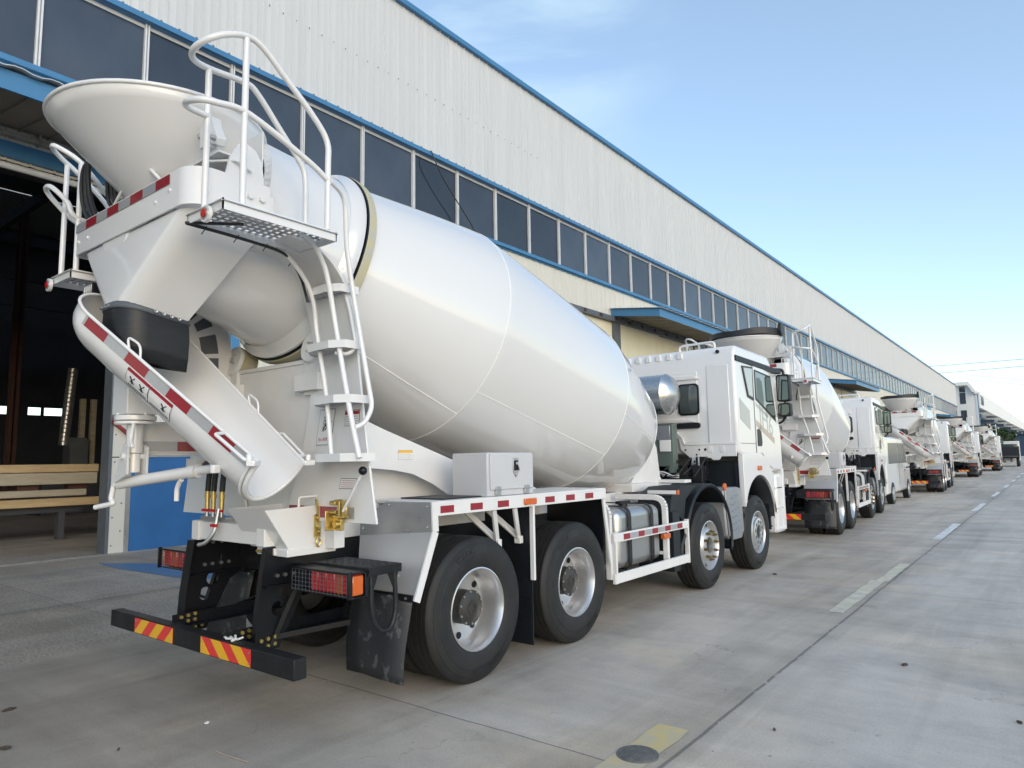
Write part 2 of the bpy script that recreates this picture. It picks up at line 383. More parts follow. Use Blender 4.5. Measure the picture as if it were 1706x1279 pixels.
# thin high cirrus: an even veil over the whole sky plus soft wisps low over the shed roof
def wn(t, **k):
    n = nt.nodes.new(t)
    for a, v in k.items(): setattr(n, a, v)
    return n
tc = wn('ShaderNodeTexCoord'); mp = wn('ShaderNodeMapping'); mp.inputs['Scale'].default_value = (2.2,2.2,6.5); mp.inputs['Rotation'].default_value = (.2,.35,.3); nt.links.new(tc.outputs['Generated'], mp.inputs[0])
nz = wn('ShaderNodeTexNoise'); nz.inputs['Scale'].default_value = 1.6; nz.inputs['Detail'].default_value = 7; nz.inputs['Roughness'].default_value = .55; nz.inputs['Distortion'].default_value = .4; nt.links.new(mp.outputs[0], nz.inputs['Vector'])
dt = wn('ShaderNodeVectorMath', operation='DOT_PRODUCT'); dt.inputs[1].default_value = V((-.545,.640,.53)).normalized(); nt.links.new(tc.outputs['Generated'], dt.inputs[0])
mk = wn('ShaderNodeMapRange', interpolation_type='SMOOTHSTEP'); mk.inputs[1].default_value = .962; mk.inputs[2].default_value = .999; nt.links.new(dt.outputs['Value'], mk.inputs[0])
nr_ = wn('ShaderNodeMapRange', interpolation_type='SMOOTHSTEP'); nr_.inputs[1].default_value = .38; nr_.inputs[2].default_value = .68; nt.links.new(nz.outputs['Fac'], nr_.inputs[0])
cl_ = wn('ShaderNodeMath', operation='MULTIPLY'); nt.links.new(mk.outputs[0], cl_.inputs[0]); nt.links.new(nr_.outputs[0], cl_.inputs[1])
ff_ = wn('ShaderNodeMath', operation='MULTIPLY_ADD'); ff_.inputs[1].default_value = .75; ff_.inputs[2].default_value = .24; nt.links.new(cl_.outputs[0], ff_.inputs[0])
mx_ = wn('ShaderNodeMix', data_type='RGBA'); nt.links.new(ff_.outputs[0], mx_.inputs[0]); nt.links.new(sky.outputs[0], mx_.inputs[6]); mx_.inputs[7].default_value = (2.1,2.85,3.5,1)
nt.links.new(mx_.outputs[2], bg.inputs[0])
sl = bpy.data.lights.new('sun', 'SUN'); sl.energy = .42; sl.angle = R(50); sl.color = (1, .92, .81)
so = bpy.data.objects.new('sun', sl); COL.objects.link(so)
sd = V((math.sin(SUN_AZ)*math.cos(SUN_EL), math.cos(SUN_AZ)*math.cos(SUN_EL), math.sin(SUN_EL)))   # towards the sun
so.rotation_euler = sd.to_track_quat('Z', 'Y').to_euler(); so.location = (60, -30, 60)
scene.view_settings.view_transform = 'Standard'; scene.view_settings.look = 'None'; scene.view_settings.exposure = 1.1; scene.view_settings.gamma = 1
scene.render.engine = 'CYCLES'
scene.cycles.max_bounces = 8; scene.cycles.diffuse_bounces = 4


# ------------------------------------------------------------------ concrete mixer truck (rear axle at local y = 0, driving towards +y)
WH, W2, BK = M['white'], M['white2'], M['black']
AX_Y = (0.0, 1.35, 4.396, 6.203); HUBZ = .522

def tyre_mb():
    m = MB()
    prof = [(.10,.285),(.125,.288),(.138,.305),(.150,.335),(.157,.385),(.155,.425),(.152,.428),(.149,.455),(.143,.478),(.139,.480),(.130,.503),(.118,.517)]
    tread = [(.108,.524)]
    for g in (.082,.030):
        tread += [(g+.006,.525),(g+.004,.512),(g-.004,.512),(g-.006,.525)]
    half = prof+tread
    full = half+[(-x, r) for x, r in half[::-1]]
    m.lathe(full, (0,0,0), (1,0,0), 72)
    # shoulder sipes
    for k in range(72):
        a = 2*math.pi*k/72; c, s = math.cos(a), math.sin(a)
        for sx in (1, -1):
            p = V((sx*.112, c*.519, s*.519)); q = V((sx*.126, c*.506, s*.506)); n = V((0,-s,c))*.006
            m.add([p-n, p+n, q+n, q-n], [(0,1,2,3)])
    # moulded sidewall lettering plate, arc shaped
    def arcpt(r, a, x): return (x, r*math.sin(a), r*math.cos(a))
    for a0 in (-.55, 2.55):
        vs = []; n = 16
        for k in range(n+1):
            a = a0+k/n*1.15; vs += [arcpt(.405, a, .1575), arcpt(.462, a, .1500)]
        m.add(vs, [(2*k, 2*k+2, 2*k+3, 2*k+1) for k in range(n)], 1)
        def fn(co, a0=a0): return arcpt(.413+co.y+.018, a0+.575+co.x/.435, .1585-(co.y+.018)*.13+co.z)
        m.text('TDSOC', .062, (0,0,0), (1,0,0), (0,1,0), .002, 0, fn=fn)
    return m
TYRE_MATS = [M['rubber'], mat('tyre lettering band', (.012,.012,.013), .5)]

def make_wheel(kind, parent):
    """outward is +x; origin at tyre centre"""
    m = MB()
    if kind == 'drive':     # deep dish
        m.lathe([(.128,.300),(.140,.301),(.143,.292),(.128,.282),(.10,.272),(.06,.262),(.02,.258),(-.03,.256),(-.045,.244),(-.05,.20),(-.055,.155),(-.06,.12),(-.12,.12),(-.12,.27),(.10,.29)], (0,0,0), (1,0,0), 56)
        for k in range(8):
            a = 2*math.pi*k/8+.3; c = V((-.047, .213*math.cos(a), .213*math.sin(a))); m.mat(1).cyl(c, c+V((.004,0,0)), .026, 14); m.mat(0)
    elif kind == 'studs':   # convex disc
        m.lathe([(.128,.300),(.140,.301),(.143,.292),(.125,.280),(.095,.268),(.06,.262),(.05,.255),(.075,.235),(.105,.215),(.130,.195),(.138,.180),(.138,.100),(.10,.095),(.02,.095),(.02,0)], (0,0,0), (1,0,0), 56)
    else:
        m.lathe([(.128,.300),(.140,.301),(.143,.292),(.125,.280),(.095,.268),(.06,.262),(.05,.255),(.075,.240),(.11,.222),(.118,.208),(.120,.202),(.148,.198),(.152,.190),(.152,.105),(.13,.098),(.03,.098),(.03,0)], (0,0,0), (1,0,0), 56)
        for k in range(10):
            a = 2*math.pi*k/10; c = V((.151, .15*math.cos(a), .15*math.sin(a))); m.mat(1).cyl(c, c+V((.003,0,0)), .023, 14); m.mat(0)
    if kind != 'drive':
        for k in range(6):
            a = 2*math.pi*k/6+.2; c = V((.092, .243*math.cos(a), .243*math.sin(a))); m.mat(1).ball(c, .02, 10, sc=(.35,1,1)); m.mat(0)
    w = m.build('wheel', [M['rim'], M['black']], parent, smooth=40)
    t = tyre_mb().build('tyre', TYRE_MATS, w, smooth=32)
    h = MB()
    if kind == 'drive':
        h.lathe([(-.06,.125),(-.01,.125),(.0,.118),(.045,.116),(.05,.128),(.062,.128),(.065,.105),(.075,.085),(.078,.05),(.083,.048),(.084,.030),(.078,.028),(.078,0)], (0,0,0), (1,0,0), 40)
        for k in range(10):
            a = 2*math.pi*k/10; c = V((.06, .118*math.cos(a), .118*math.sin(a))); h.cyl(c, c+V((.012,0,0)), .009, 6, 1)
    elif kind == 'studs':
        h.lathe([(.02,.09),(.085,.085),(.10,.07),(.105,0)], (0,0,0), (1,0,0), 32)
        for k in range(10):
            a = 2*math.pi*k/10; c = V((.135, .168*math.cos(a), .168*math.sin(a)))
            h.cyl(c, c+V((.035,0,0)), .019, 6, 1).cyl(c+V((.035,0,0)), c+V((.062,0,0)), .010, 8, 1)
    else:
        h.lathe([(.03,.095),(.115,.09),(.135,.07),(.14,0)], (0,0,0), (1,0,0), 32)
        for k in range(10):
            a = 2*math.pi*k/10; c = V((.152, .15*math.cos(a), .15*math.sin(a))); h.cyl(c, c+V((.012,0,0)), .014, 6, 1)
    h.build('hub', [M['black'] if kind != 'drive' else mat('grey brown hub paint', (.055,.052,.048), .4, metal=.3, var=.3, vscale=8), M['studb'] if kind == 'studs' else M['bolt']], w, smooth=40)
    return w

def place_wheel(w, x, y, rz=0, copy=True):
    o = w
    if copy:
        o = w.copy(); COL.objects.link(o); o.parent = w.parent
        for ch in list(w.children):
            c = ch.copy(); COL.objects.link(c); c.parent = o
    o.location = (x, y, HUBZ); o.rotation_euler = (rnd.uniform(0, 6.2), 0, rz)
    return o
rnd = random.Random(3)

def tape_strip(m, x0, x1, n, o, u, w, h, start=0, mr=0, mw=1):
    """alternating red / silver patches along u from x0 to x1"""
    d = (x1-x0)/n
    for k in range(n):
        m.flat([(x0+d*k, 0), (x0+d*(k+1), 0), (x0+d*(k+1), h), (x0+d*k, h)], o, u, w, .0025, mr if (k+start) % 2 == 0 else mw)

def make_truck():
    T = thing('mixer_truck', 'tmp', 'concrete mixer', (0,0,0))
    # ---------------- chassis
    m = MB()
    for s in (-1, 1):
        m.box((s*.43-.035, -.95, .78), (s*.43+.035, 7.1, 1.06))
        # rear hanger plates with lightening holes cut as an outline plus rings
    for y in (-.9, -.25, .67, 1.75, 2.7, 3.6, 5.2, 6.7): m.box((-.40, y-.05, .82), (.40, y+.05, 1.03))
    m.build('chassis_rail', BK, T, bevel=.004)
    m = MB()
    for s in (-1, 1): m.box((s*.43-.05, -1.33, 1.064), (s*.43+.05, 5.0, 1.205))
    for y in (-.2,.6,1.6,2.6,3.5): m.box((-.38, y-.05, 1.08), (.38, y+.05, 1.19))
    m.box((-.38, -1.31, 1.07), (.38, -1.20, 1.20)); m.box((-.38, 4.2, 1.07), (.38, 4.35, 1.2))
    m.box((-.95, 4.55, 1.18), (.95, 4.75, 1.27)); m.prism([(3.75,1.2),(4.75,1.2),(4.7,1.34),(4.35,1.62),(4.2,1.62)], 'x', -.42, .42)
    m.box((.30, 4.62, 1.28), (.80, 4.82, 1.32)); m.box((-.55, 3.5, 1.205), (.62, 4.2, 1.30))
    m.build('subframe', W2, T, bevel=.006)
    # hanger plates (rear), each with two holes
    def plate_with_holes(x, outer, holes, th=.012):
        bm = bmesh.new()
        def loop(pts): return [bm.verts.new((x, p[0], p[1])) for p in pts]
        edges = []
        for pts in [outer]+holes:
            vs = loop(pts); edges += [bm.edges.new((vs[i], vs[(i+1) % len(vs)])) for i in range(len(vs))]
        bmesh.ops.triangle_fill(bm, edges=edges, use_beauty=True)
        mb = MB(); bm.verts.ensure_lookup_table(); bm.verts.index_update()
        n = len(bm.verts); vs = [tuple(v.co) for v in bm.verts]
        fs = [[v.index for v in f.verts] for f in bm.faces]
        mb.add(vs, fs); mb.add([(a+th, b, c) for a, b, c in vs], fs)
        for e in bm.edges:
            if len(e.link_faces) == 1:
                a, b = e.verts[0].index, e.verts[1].index; mb.add([vs[a], vs[b], (vs[b][0]+th,)+vs[b][1:], (vs[a][0]+th,)+vs[a][1:]], [(0,1,2,3)])
        bm.free(); return mb
    for s in (-1, 1):
        x = s*.43+(.036 if s > 0 else -.048)
        mb = plate_with_holes(x, [(-1.33,1.06),(-.90,1.06),(-.90,.80),(-1.02,.74),(-1.20,.40),(-1.40,.40),(-1.385,.66)],
                              [arc((-1.215,.655),.048,0,2*math.pi*23/24,23), arc((-1.16,.76),.048,0,2*math.pi*23/24,23)])
        mb.prism([(-1.335,1.06),(-1.325,1.06),(-1.378,.66),(-1.392,.40),(-1.402,.40),(-1.388,.66)], 'x', x-.045*(s < 0), x+.045+.012*(s < 0))
        mb.box((x-.06*(s < 0)-.0, -1.335, .805), (x+.06, -.9, .815))
        xs = x+(.012 if s > 0 else .012)
        for yy, zz in ((-1.23,1.03),(-1.17,1.03),(-1.10,1.03),(-1.04,1.03),(-1.23,.87),(-1.17,.87),(-1.10,.87),(-1.04,.87),(-1.34,.47),(-1.29,.475),(-1.24,.48),(-1.29,.43),(-1.24,.435)):
            mb.cyl((xs, yy, zz), (xs+.016, yy, zz), .013, 6, 2 if zz < .6 else 1)
        mb.build('rear_hanger', [BK, M['bolt'], M['brass']], T, smooth=30)
    # bumper beam and its arms
    m = MB(); m.box((-1.19, -1.577, .398), (1.19, -1.49, .516))
    m.build('bumper', M['beam'], T, bevel=.006)
    bumper = T.children[-1]
    for s in (-1, 1):
        m = MB()
        m.box((s*.40-.005, -1.488, .47), (s*.40+.005, -.62, .553)); m.box((s*.40-.05, -1.488, .463), (s*.40+.05, -.62, .472))
        for yy, zz in ((-1.43,.53),(-1.38,.535),(-1.33,.54),(-1.38,.497),(-1.33,.5)): m.cyl((s*.40+.006, yy, zz), (s*.40+.02, yy, zz), .013, 6, 1)
        for k in range(9): m.cyl((s*.40+.004, -1.26+k*.07, .53-.03*(k % 2)), (s*.40+.0075, -1.26+k*.07, .53-.03*(k % 2)), .008, 8, 0)
        m.bar((s*.52, -1.10, .80), (s*.47, -1.26, .42), .03, .03)
        m.bar((s*.45, -1.24, .47), (s*.75, -.5, .52), .035, .035)
        m.build('bumper_arm', [BK, M['brass']], T)
    for x0, x1, lean in ((-.776,-.203,1), (.176,.758,-1)):
        m = MB(); h = .102; L = x1-x0; o = (x0, -1.5775, .406)
        m.flat([(0,0),(L,0),(L,h),(0,h)], o, (1,0,0), (0,0,1), .002, 0)
        n = 5; dx = L/n; sh = .115*lean
        segs = [k*dx for k in range(-2, n+3)]
        for k, a in enumerate(segs):
            if k % 2: continue
            q = [(a, 0), (a+dx, 0), (a+dx+sh, h), (a+sh, h)]
            # clip to the plate
            def clip(poly, X, keep):
                out = []
                for i in range(len(poly)):
                    p, r = poly[i], poly[(i+1) % len(poly)]; ip, ir = keep(p[0]), keep(r[0])
                    if ip: out.append(p)
                    if ip != ir:
                        t = (X-p[0])/(r[0]-p[0]); out.append((X, p[1]+t*(r[1]-p[1])))
                return out
            q = clip(q, 0, lambda x: x >= 0)
            if q: q = clip(q, L, lambda x: x <= L)
            if len(q) > 2: m.flat(q, (x0, -1.580, .406), (1,0,0), (0,0,1), .0015, 1)
        for k in range(int(L/.011)): m.box((x0+k*.011, -1.5812, .407), (x0+k*.011+.004, -1.5797, .507), 2) if False else None
        for px, pz in ((.02,.02),(L-.02,.02),(.02,.08),(L-.02,.08)): m.cyl((x0+px,-1.580,.406+pz), (x0+px,-1.584,.406+pz), .005, 8, 2)
        m.build('reflector_panel', [M['redy'], M['yel'], M['bolt']], bumper, smooth=0)
    # ---------------- axles and springs
    for i, y in enumerate(AX_Y):
        m = MB()
        if i < 2:
            m.tube([(-.95,y,HUBZ),(-.35,y,HUBZ),(0,y,HUBZ+.02),(.35,y,HUBZ),(.95,y,HUBZ)], .09, 14, radii=[.085,.10,.12,.10,.085])
            m.ball((.03,y-.02,HUBZ+.02), .23, 18, sc=(.8,1,1))
        else:
            m.tube([(-.95,y,HUBZ),(-.6,y,HUBZ-.05),(.6,y,HUBZ-.05),(.95,y,HUBZ)], .07, 10)
        for s in (-1, 1):
            z0 = HUBZ+.12
            pts = [(s*.46, y-.62+.124*k, z0+.16*((k-5)/5)**2+.02) for k in range(11)]
            for q in range(4): 
                for a, b in zip(pts[q//1:-1-q] if q else pts[:-1], pts[q+1:len(pts)-q] if q else pts[1:]): m.bar((a[0],a[1],a[2]+.016*-q), (b[0],b[1],b[2]+.016*-q), .08, .013)
            m.tube([(s*.60, y+.1, HUBZ), (s*.62, y+.12, 1.0)], .035, 10)
        m.build('axle', BK, T)
    m = MB(); m.tube([(0,1.5,.62),(0,4.9,.78)], .06, 14); m.box((-.33,4.5,.55), (.33,6.6,1.25)); m.box((-.25,6.6,.5), (.25,7.1,1.2))
    m.build('drivetrain', BK, T, bevel=.02)
    m = MB()
    for (y0, y1, x0, x1, z0, z1) in ((4.9,5.0,-.4,.3,1.1,1.4),(5.1,5.5,.45,.62,1.12,1.45),(5.0,5.5,-.2,.4,1.2,1.5),(5.1,5.3,.62,.8,1.2,1.35),(5.05,5.15,.72,.86,1.05,1.5),(5.32,5.42,.66,.80,1.3,1.62)): m.box((x0,y0,z0), (x1,y1,z1))
    for k in range(7):
        a = rnd.uniform(.2,.9); m.tube(smooth_path([(a,4.95,1.25+rnd.uniform(0,.2)), (a+.1,5.15,1.5+rnd.uniform(0,.15)), (a-.1,5.4,1.35), (a-.2,5.6,1.5)]), .014, 6)
    m.cyl((.55,5.2,1.25),(.55,5.45,1.4),.08,12).cyl((.7,5.35,1.38),(.7,5.35,1.62),.035,10, 1)
    m.build('engine_fittings', [BK, M['bolt']], T, bevel=.008)
    # ---------------- wheels
    wd = make_wheel('drive', T)
    for y in AX_Y[:2]:
        for x, rz in ((1.055,0),(-1.055,math.pi)): place_wheel(wd, x, y, rz, not (y == 0 and x > 0))
        for x in (.725,-.725):
            t = [c for c in wd.children if c.name.startswith('tyre')][0].copy(); COL.objects.link(t); t.parent = T; t.location = (x, y, HUBZ); t.name = 'inner_tyre'
    ws = make_wheel('studs', T); place_wheel(ws, 1.05, AX_Y[2], 0, False); place_wheel(ws, -1.05, AX_Y[2], math.pi)
    wf = make_wheel('plain', T); place_wheel(wf, 1.05, AX_Y[3], 0, False); place_wheel(wf, -1.05, AX_Y[3], math.pi)
    # ---------------- drum
    ty, tz, tt = -.725, 3.177, .2575
    A = V((0, math.cos(tt), -math.sin(tt))); U = V((0, math.sin(tt), math.cos(tt))); O = V((0, ty, tz))
    prof = [(-.80,.60),(-.78,.655),(-.74,.663),(-.10,.742),(.04,.775)]
    prof += [(.4,.866),(.8,.967),(1.2,1.058),(1.30,1.078),(1.337,1.083),(1.40,1.086)]
    prof += [(2.4,1.076),(3.45,1.064),(3.509,1.059),(3.56,1.049),(3.8,1.008),(4.1,.946),(4.4,.878),(4.65,.815),(4.78,.778),(4.835,.752),(4.85,.70),(4.92,.45),(4.95,.2),(4.95,0)]
    m = MB(); m.lathe(prof, O, A, 128)
    m.mat(1).lathe([(-.80,.60),(-.5,.62),(-.5,0)], O, A, 64)
    drum = m.build('drum', [M['drum'], BK], T, smooth=24)
    m = MB()
    def dpt(s, r, a): return O+A*s+(V((1,0,0))*math.sin(a)+U*math.cos(a))*r
    def rad(s):
        for (a, r0), (b, r1) in zip(prof[:-1], prof[1:]):
            if a <= s <= b and b > a: return r0+(r1-r0)*(s-a)/(b-a)
        return .8
    for s in (1.337, 3.509, 4.79): m.tube([dpt(s, rad(s)-.004, 2*math.pi*k/96) for k in range(96)], .008, 6, closed=True)
    for s0, s1, an in ((.02,1.337,R(142)), (1.337,3.509,R(128)), (3.509,4.79,R(101)), (-.74,-.1,R(118)), (-.74,-.1,R(-62)), (.02,1.337,R(-38)), (1.337,3.509,R(-52)), (3.509,4.79,R(-79))):
        m.tube([dpt(s0+(s1-s0)*k/14, rad(s0+(s1-s0)*k/14)-.004, an) for k in range(15)], .0075, 6)
    m.build('weld_seam', M['weld'], drum, smooth=40)
    m = MB(); m.lathe([(-.040,.755),(-.040,.812),(-.034,.818),(.026,.818),(.032,.812),(.032,.755)], O, A, 96)
    m.mat(1).lathe([(-.050,.755),(-.0505,.812),(-.0405,.812)], O, A, 96); m.mat(2).lathe([(-.16,.738),(-.10,.765),(-.078,.80),(-.060,.80),(-.056,.755)], O, A, 96)
    m.build('roller_track', [M['ochre'], M['black'], M['drum']], drum, smooth=40)
    # rollers under the track
    for s in (-1, 1):
        c = dpt(0, .815+.125, math.pi-s*R(34)); m = MB()
        m.lathe([(-.06,0),(-.06,.122),(.06,.122),(.06,0)], c, A, 28, 1).lathe([(-.10,0),(-.10,.118),(-.085,.126),(-.066,.126),(-.065,0)], c, A, 28, 0).lathe([(-.115,0),(-.115,.022),(-.1,.022)], c, A, 12, 2)
        for k in range(4): a = k*math.pi/2+.6; q = c+A*-.1+(V((1,0,0))*math.sin(a)+U*math.cos(a))*.05; m.cyl(q, q-A*.012, .010, 6, 2)
        m.bar(c-A*.085, c-A*.085-V((0,0,.35)), .16, .03, (0,1,0), 0).bar(c+A*.085, c+A*.085-V((0,0,.35)), .16, .03, (0,1,0), 0)
        m.box((c.x-.14, c.y-.14, c.z-.30), (c.x+.14, c.y+.16, c.z-.18), 0)
        m.build('support_roller', [W2, M['ochre'], M['bolt']], T, smooth=40, bevel=.003)
    # front pedestal and reducer
    m = MB(); m.prism([(3.95,1.20),(4.85,1.20),(4.75,1.75),(4.45,2.15),(4.15,2.0)], 'x', -.35, .35); m.cyl(O+A*4.94, O+A*5.3, .25, 24)
    m.build('drum_pedestal', W2, T, bevel=.01)
    # ---------------- rear support stand: cross panel, posts
    m = MB(); zt = 2.33
    m.prism([(-.62,1.205),(.50,1.205),(.58,zt),(-.58,zt)], 'y', -.99, -.96)
    m.box((-.62,-1.0,zt), (.62,-.86,zt+.03)); m.box((-.6,-.96,1.205), (.6,-.80,1.26))
    m.prism([(-.96,2.33),(-.6,2.33),(-.6,1.75),(-.2,1.205),(-.96,1.205)], 'x', -.05, -.03)
    m.build('cross_panel', W2, T, bevel=.003)
    path = [(-1.02,1.22),(-1.02,1.75),(-1.02,2.30),(-1.04,2.55),(-1.10,2.75),(-1.21,2.90),(-1.36,2.99),(-1.55,3.02)]
    xl = [.24,.45,.55,.545,.54,.53,.53,.55]; xr = [1.235,1.13,1.04,1.03,1.02,1.02,1.02,1.02]
    cl = smooth_path([(xl[i], path[i][0], path[i][1]) for i in range(8)], 5); cr = smooth_path([(xr[i], path[i][0], path[i][1]) for i in range(8)], 5)
    def post(s):
        m = MB(); n = len(cl); vs = []
        for i in range(n):
            a = cl[max(0, i-1)]; b = cl[min(n-1, i+1)]; d = (b-a).normalized(); nn = V((0, d.z, -d.y))
            if nn.y < 0: nn = -nn
            dep = .018
            for c in (cl[i], cr[i]): vs.append((s*c.x, c.y, c.z))
            for c in (cr[i], cl[i]): q = c+nn*dep; vs.append((s*c.x, q.y, q.z))
        fs = []
        for i in range(n-1):
            for k in range(4): fs.append((i*4+k, i*4+(k+1) % 4, (i+1)*4+(k+1) % 4, (i+1)*4+k))
        fs += [(0,1,2,3)[::-1], tuple((n-1)*4+k for k in range(4))]
        m.add(vs, fs)
        # inner edge flange plate with long slots (seen on the far post)
        def nrm(i):
            a = cl[max(0, i-1)]; b = cl[min(n-1, i+1)]; d = (b-a).normalized(); q = V((0, d.z, -d.y)); return -q if q.y < 0 else q
        def band(i0, i1, w0, w1, off, mi, th):
            vv = []
            for i in range(i0, i1+1):
                for ww in (w0, w1):
                    for xo in (off, off-th): p = cl[i]+nrm(i)*ww; vv.append((s*(p.x+xo), p.y, p.z))
            ff = []
            for k in range(i1-i0):
                a = 4*k; b = a+4; ff += [(a, a+2, b+2, b), (a+1, b+1, b+3, a+3), (a, b, b+1, a+1), (a+2, a+3, b+3, b+2)]
            ff += [(0,1,3,2), (4*(i1-i0), 4*(i1-i0)+2, 4*(i1-i0)+3, 4*(i1-i0)+1)]
            m.add(vv, ff, mi)
        if s > 0: band(2, n-1, .018, .30, .0, 0, .010)
        else:
            band(9, n-1, -.34, .0, .0, 0, .010)
            for i0, i1 in ((11,13),(14,18),(20,23),(25,28)): band(i0, i1, -.24, -.10, -.0105, 1, .0025)
        return m
    for s in (1, -1):
        p = post(s).build('stand_post', [WH, M['darksteel']], T, smooth=30, bevel=.006)
        if s == 1: right_post = p
    # reflective strip, stickers on the right post
    m = MB(); tape_strip(m, .30, 1.02, 4, (0,-1.0215,1.245), (1,0,0), (0,0,1), .075, 0)
    m.build('reflective_strip', [M['red'], M['tape']], right_post, smooth=0)
    def sticker(o, wd_, ht, shear, paint):
        m = MB(); u = (1,0,0); w = (shear,0,1)
        def rr(a, b, c, d): return [(a,b),(c,b),(c,d),(a,d)]
        m.flat(rr(0,0,wd_,ht), o, u, w, .001, 1)
        t = .0035; o2 = (o[0], o[1]-.001, o[2]); m.flat(rr(t,t,wd_-t,ht-t), o2, u, w, .001, 0)
        paint(m, (o[0], o[1]-.0022, o[2]), u, w)
        m.build('warning_sticker', [M['sticker'], M['ink'], M['inkr']], right_post, smooth=0)
    def lines(m, o, u, w, x0, x1, z0, z1, n, mi=1, th=.004):
        for k in range(n):
            z = z0+(z1-z0)*k/max(1, n-1); x = x0; rr = random.Random(int(z*1000)+n)
            while x < x1-.004:
                L = rr.uniform(.006,.016); e = min(x+L, x1); m.flat([(x,z),(e,z),(e,z+th),(x,z+th)], o, u, w, .0005, mi); x = e+.004
    def fall(m, o, u, w):
        def P(pts, mi=1): m.flat(pts, o, u, w, .0006, mi)
        for a, b in (((.050,.09),(.058,.20)),((.066,.09),(.074,.20))):
            P([a,(a[0]+.004,a[1]),(b[0]+.004,b[1]),b])
        for k in range(5): P([(.051+.0016*k,.10+.022*k),(.072+.0016*k,.10+.022*k),(.072+.0016*k,.104+.022*k),(.051+.0016*k,.104+.022*k)])
        P([(.098+.011*math.cos(t), .196+.011*math.sin(t)) for t in [k*.52 for k in range(12)]])
        P([(.086,.182),(.112,.176),(.118,.150),(.098,.136),(.084,.150)])
        P([(.112,.178),(.118,.180),(.146,.158),(.140,.150)])
        P([(.084,.152),(.098,.138),(.074,.120),(.062,.104),(.055,.110)]); P([(.098,.138),(.110,.142),(.094,.112),(.082,.098),(.076,.104)])
        m.text('当心滑落', .026, (o[0]+.075, o[1], o[2]+.038), u, w, .0006, 2)
    sticker((.60,-1.0215,1.735), .165, .245, .20, fall)
    def warn(m, o, u, w):
        m.flat([(.004,.075),(.146,.075),(.146,.098),(.004,.098)], o, u, w, .0006, 2); lines(m, o, u, w, .01, .14, .012, .06, 4)
    sticker((.91,-1.0215,1.855), .15, .105, .06, warn)
    sticker((.86,-1.0215,1.44), .165, .07, .30, lambda m, o, u, w: lines(m, o, u, w, .015, .15, .012, .052, 4, 2, .003))
    # ---------------- side wing plate + sticker
    for s in (1, -1):
        xx = .60*s
        ar = arc((-.42,1.02), .58, R(90), R(24), 12)
        poly = [(-.86,1.205),(-.86,2.02),(-.40,1.86),(.55,1.565),(1.55,1.34),(1.55,1.30),(.16,1.30)]
        poly = [(-.86,1.6),(-.86,2.02),(-.40,1.86),(.55,1.565),(1.55,1.34),(1.55,1.30),(.40,1.30)]+[(.30,1.335),(.12,1.43),(-.10,1.515),(-.30,1.55),(-.55,1.57)]
        m = MB(); m.prism(poly, 'x', xx-.006, xx+.006); m.mat(0)
        # sheet behind the arch
        m.prism([(-.86,1.205),(.6,1.205),(.6,1.42),(-.86,1.75)], 'x', xx-.20*s-.006, xx-.20*s+.006)
        wp = m.build('wing_plate', W2, T, smooth=30)
        if s == 1:
            m = MB(); o = (xx+.0068, -.262, 1.63); m.flat([(0,0),(.155,0),(.155,.075),(0,.075)], o, (0,1,0), (0,0,1), .001, 1)
            o = (xx+.0078, -.262, 1.63); m.flat([(.003,.003),(.152,.003),(.152,.072),(.003,.072)], o, (0,1,0), (0,0,1), .001, 0); m.flat([(.003,.052),(.152,.052),(.152,.072),(.003,.072)], (xx+.0088,-.262,1.63), (0,1,0), (0,0,1), .0006, 2)
            lines(m, (xx+.0088,-.262,1.63), (0,1,0), (0,0,1), .012, .14, .012, .04, 3)
            m.build('warning_sticker', [M['sticker'], M['grey_ink'], M['yel']], wp, smooth=0)
    # ---------------- deck / mudguards both sides
    for s in (1, -1):
        m = MB()
        def bx(a, b, c, d, e, f, mi=0): m.box((min(s*a, s*b), c, e), (max(s*a, s*b), d, f), mi)
        bx(.64,1.25,-.53,1.80,1.315,1.335); bx(1.238,1.25,-.53,1.80,1.235,1.315)
        bx(.64,.66,-.5,1.8,1.2,1.315)
        deck = m.build('mudguard_deck', W2, T, bevel=.002)
        for k in range(7):
            y = -.39+k*.315
            if k == 3: continue
            m = MB(); m.box((min(s*1.2505,s*1.2535), y-.075*.9, 1.253), (max(s*1.2505,s*1.2535), y+.075*.9, 1.302))
            m.build('side_reflector', M['red'], deck, smooth=0)
        m = MB(); m.box((min(s*1.2505,s*1.27), .50, 1.252), (max(s*1.2505,s*1.27), .66, 1.302)); m.build('side_marker', M['amber'], deck, bevel=.006)
        # rear guard panel: bright upper band, grey lower, rounded flange
        def quad(pts, mi, th=.006):
            vs = [(s*x, y, z) for x, y, z in pts]; n = len(vs); vs += [(x, y+th, z) for x, y, z in vs]
            m.add(vs, [tuple(range(n))[::-1], tuple(range(n, 2*n))]+[(i, (i+1) % n, n+(i+1) % n, n+i) for i in range(n)], mi)
        m = MB(); pB, pC, pD, pE = (.64,-.66,1.09), (1.238,-.525,1.13), (1.238,-.70,.70), (.66,-.70,.70)
        quad([(.64,-.66,1.195),(.87,-.62,1.332),(1.238,-.53,1.332),pC,pB], 1); quad([pB,pC,pD,pE], 0)
        m.mat(2)
        pts = [(1.246,-.515,1.335),(1.246,-.505,1.13),(1.246,-.685,.69)]
        for a, b in zip(pts[:-1], pts[1:]): m.bar((s*a[0],a[1],a[2]), (s*b[0],b[1],b[2]), .014, .055, (0,1,0))
        for px, py, pz in ((.67,-.655,1.14),(.70,-.65,1.22),(1.20,-.54,1.30),(.90,-.615,1.31),(1.2,-.536,1.16)): m.cyl((s*px,py,pz), (s*px,py-.012,pz), .008, 8, 3)
        m.cyl((s*1.05,-.66,.84), (s*1.05,-.685,.84), .014, 8, 3)
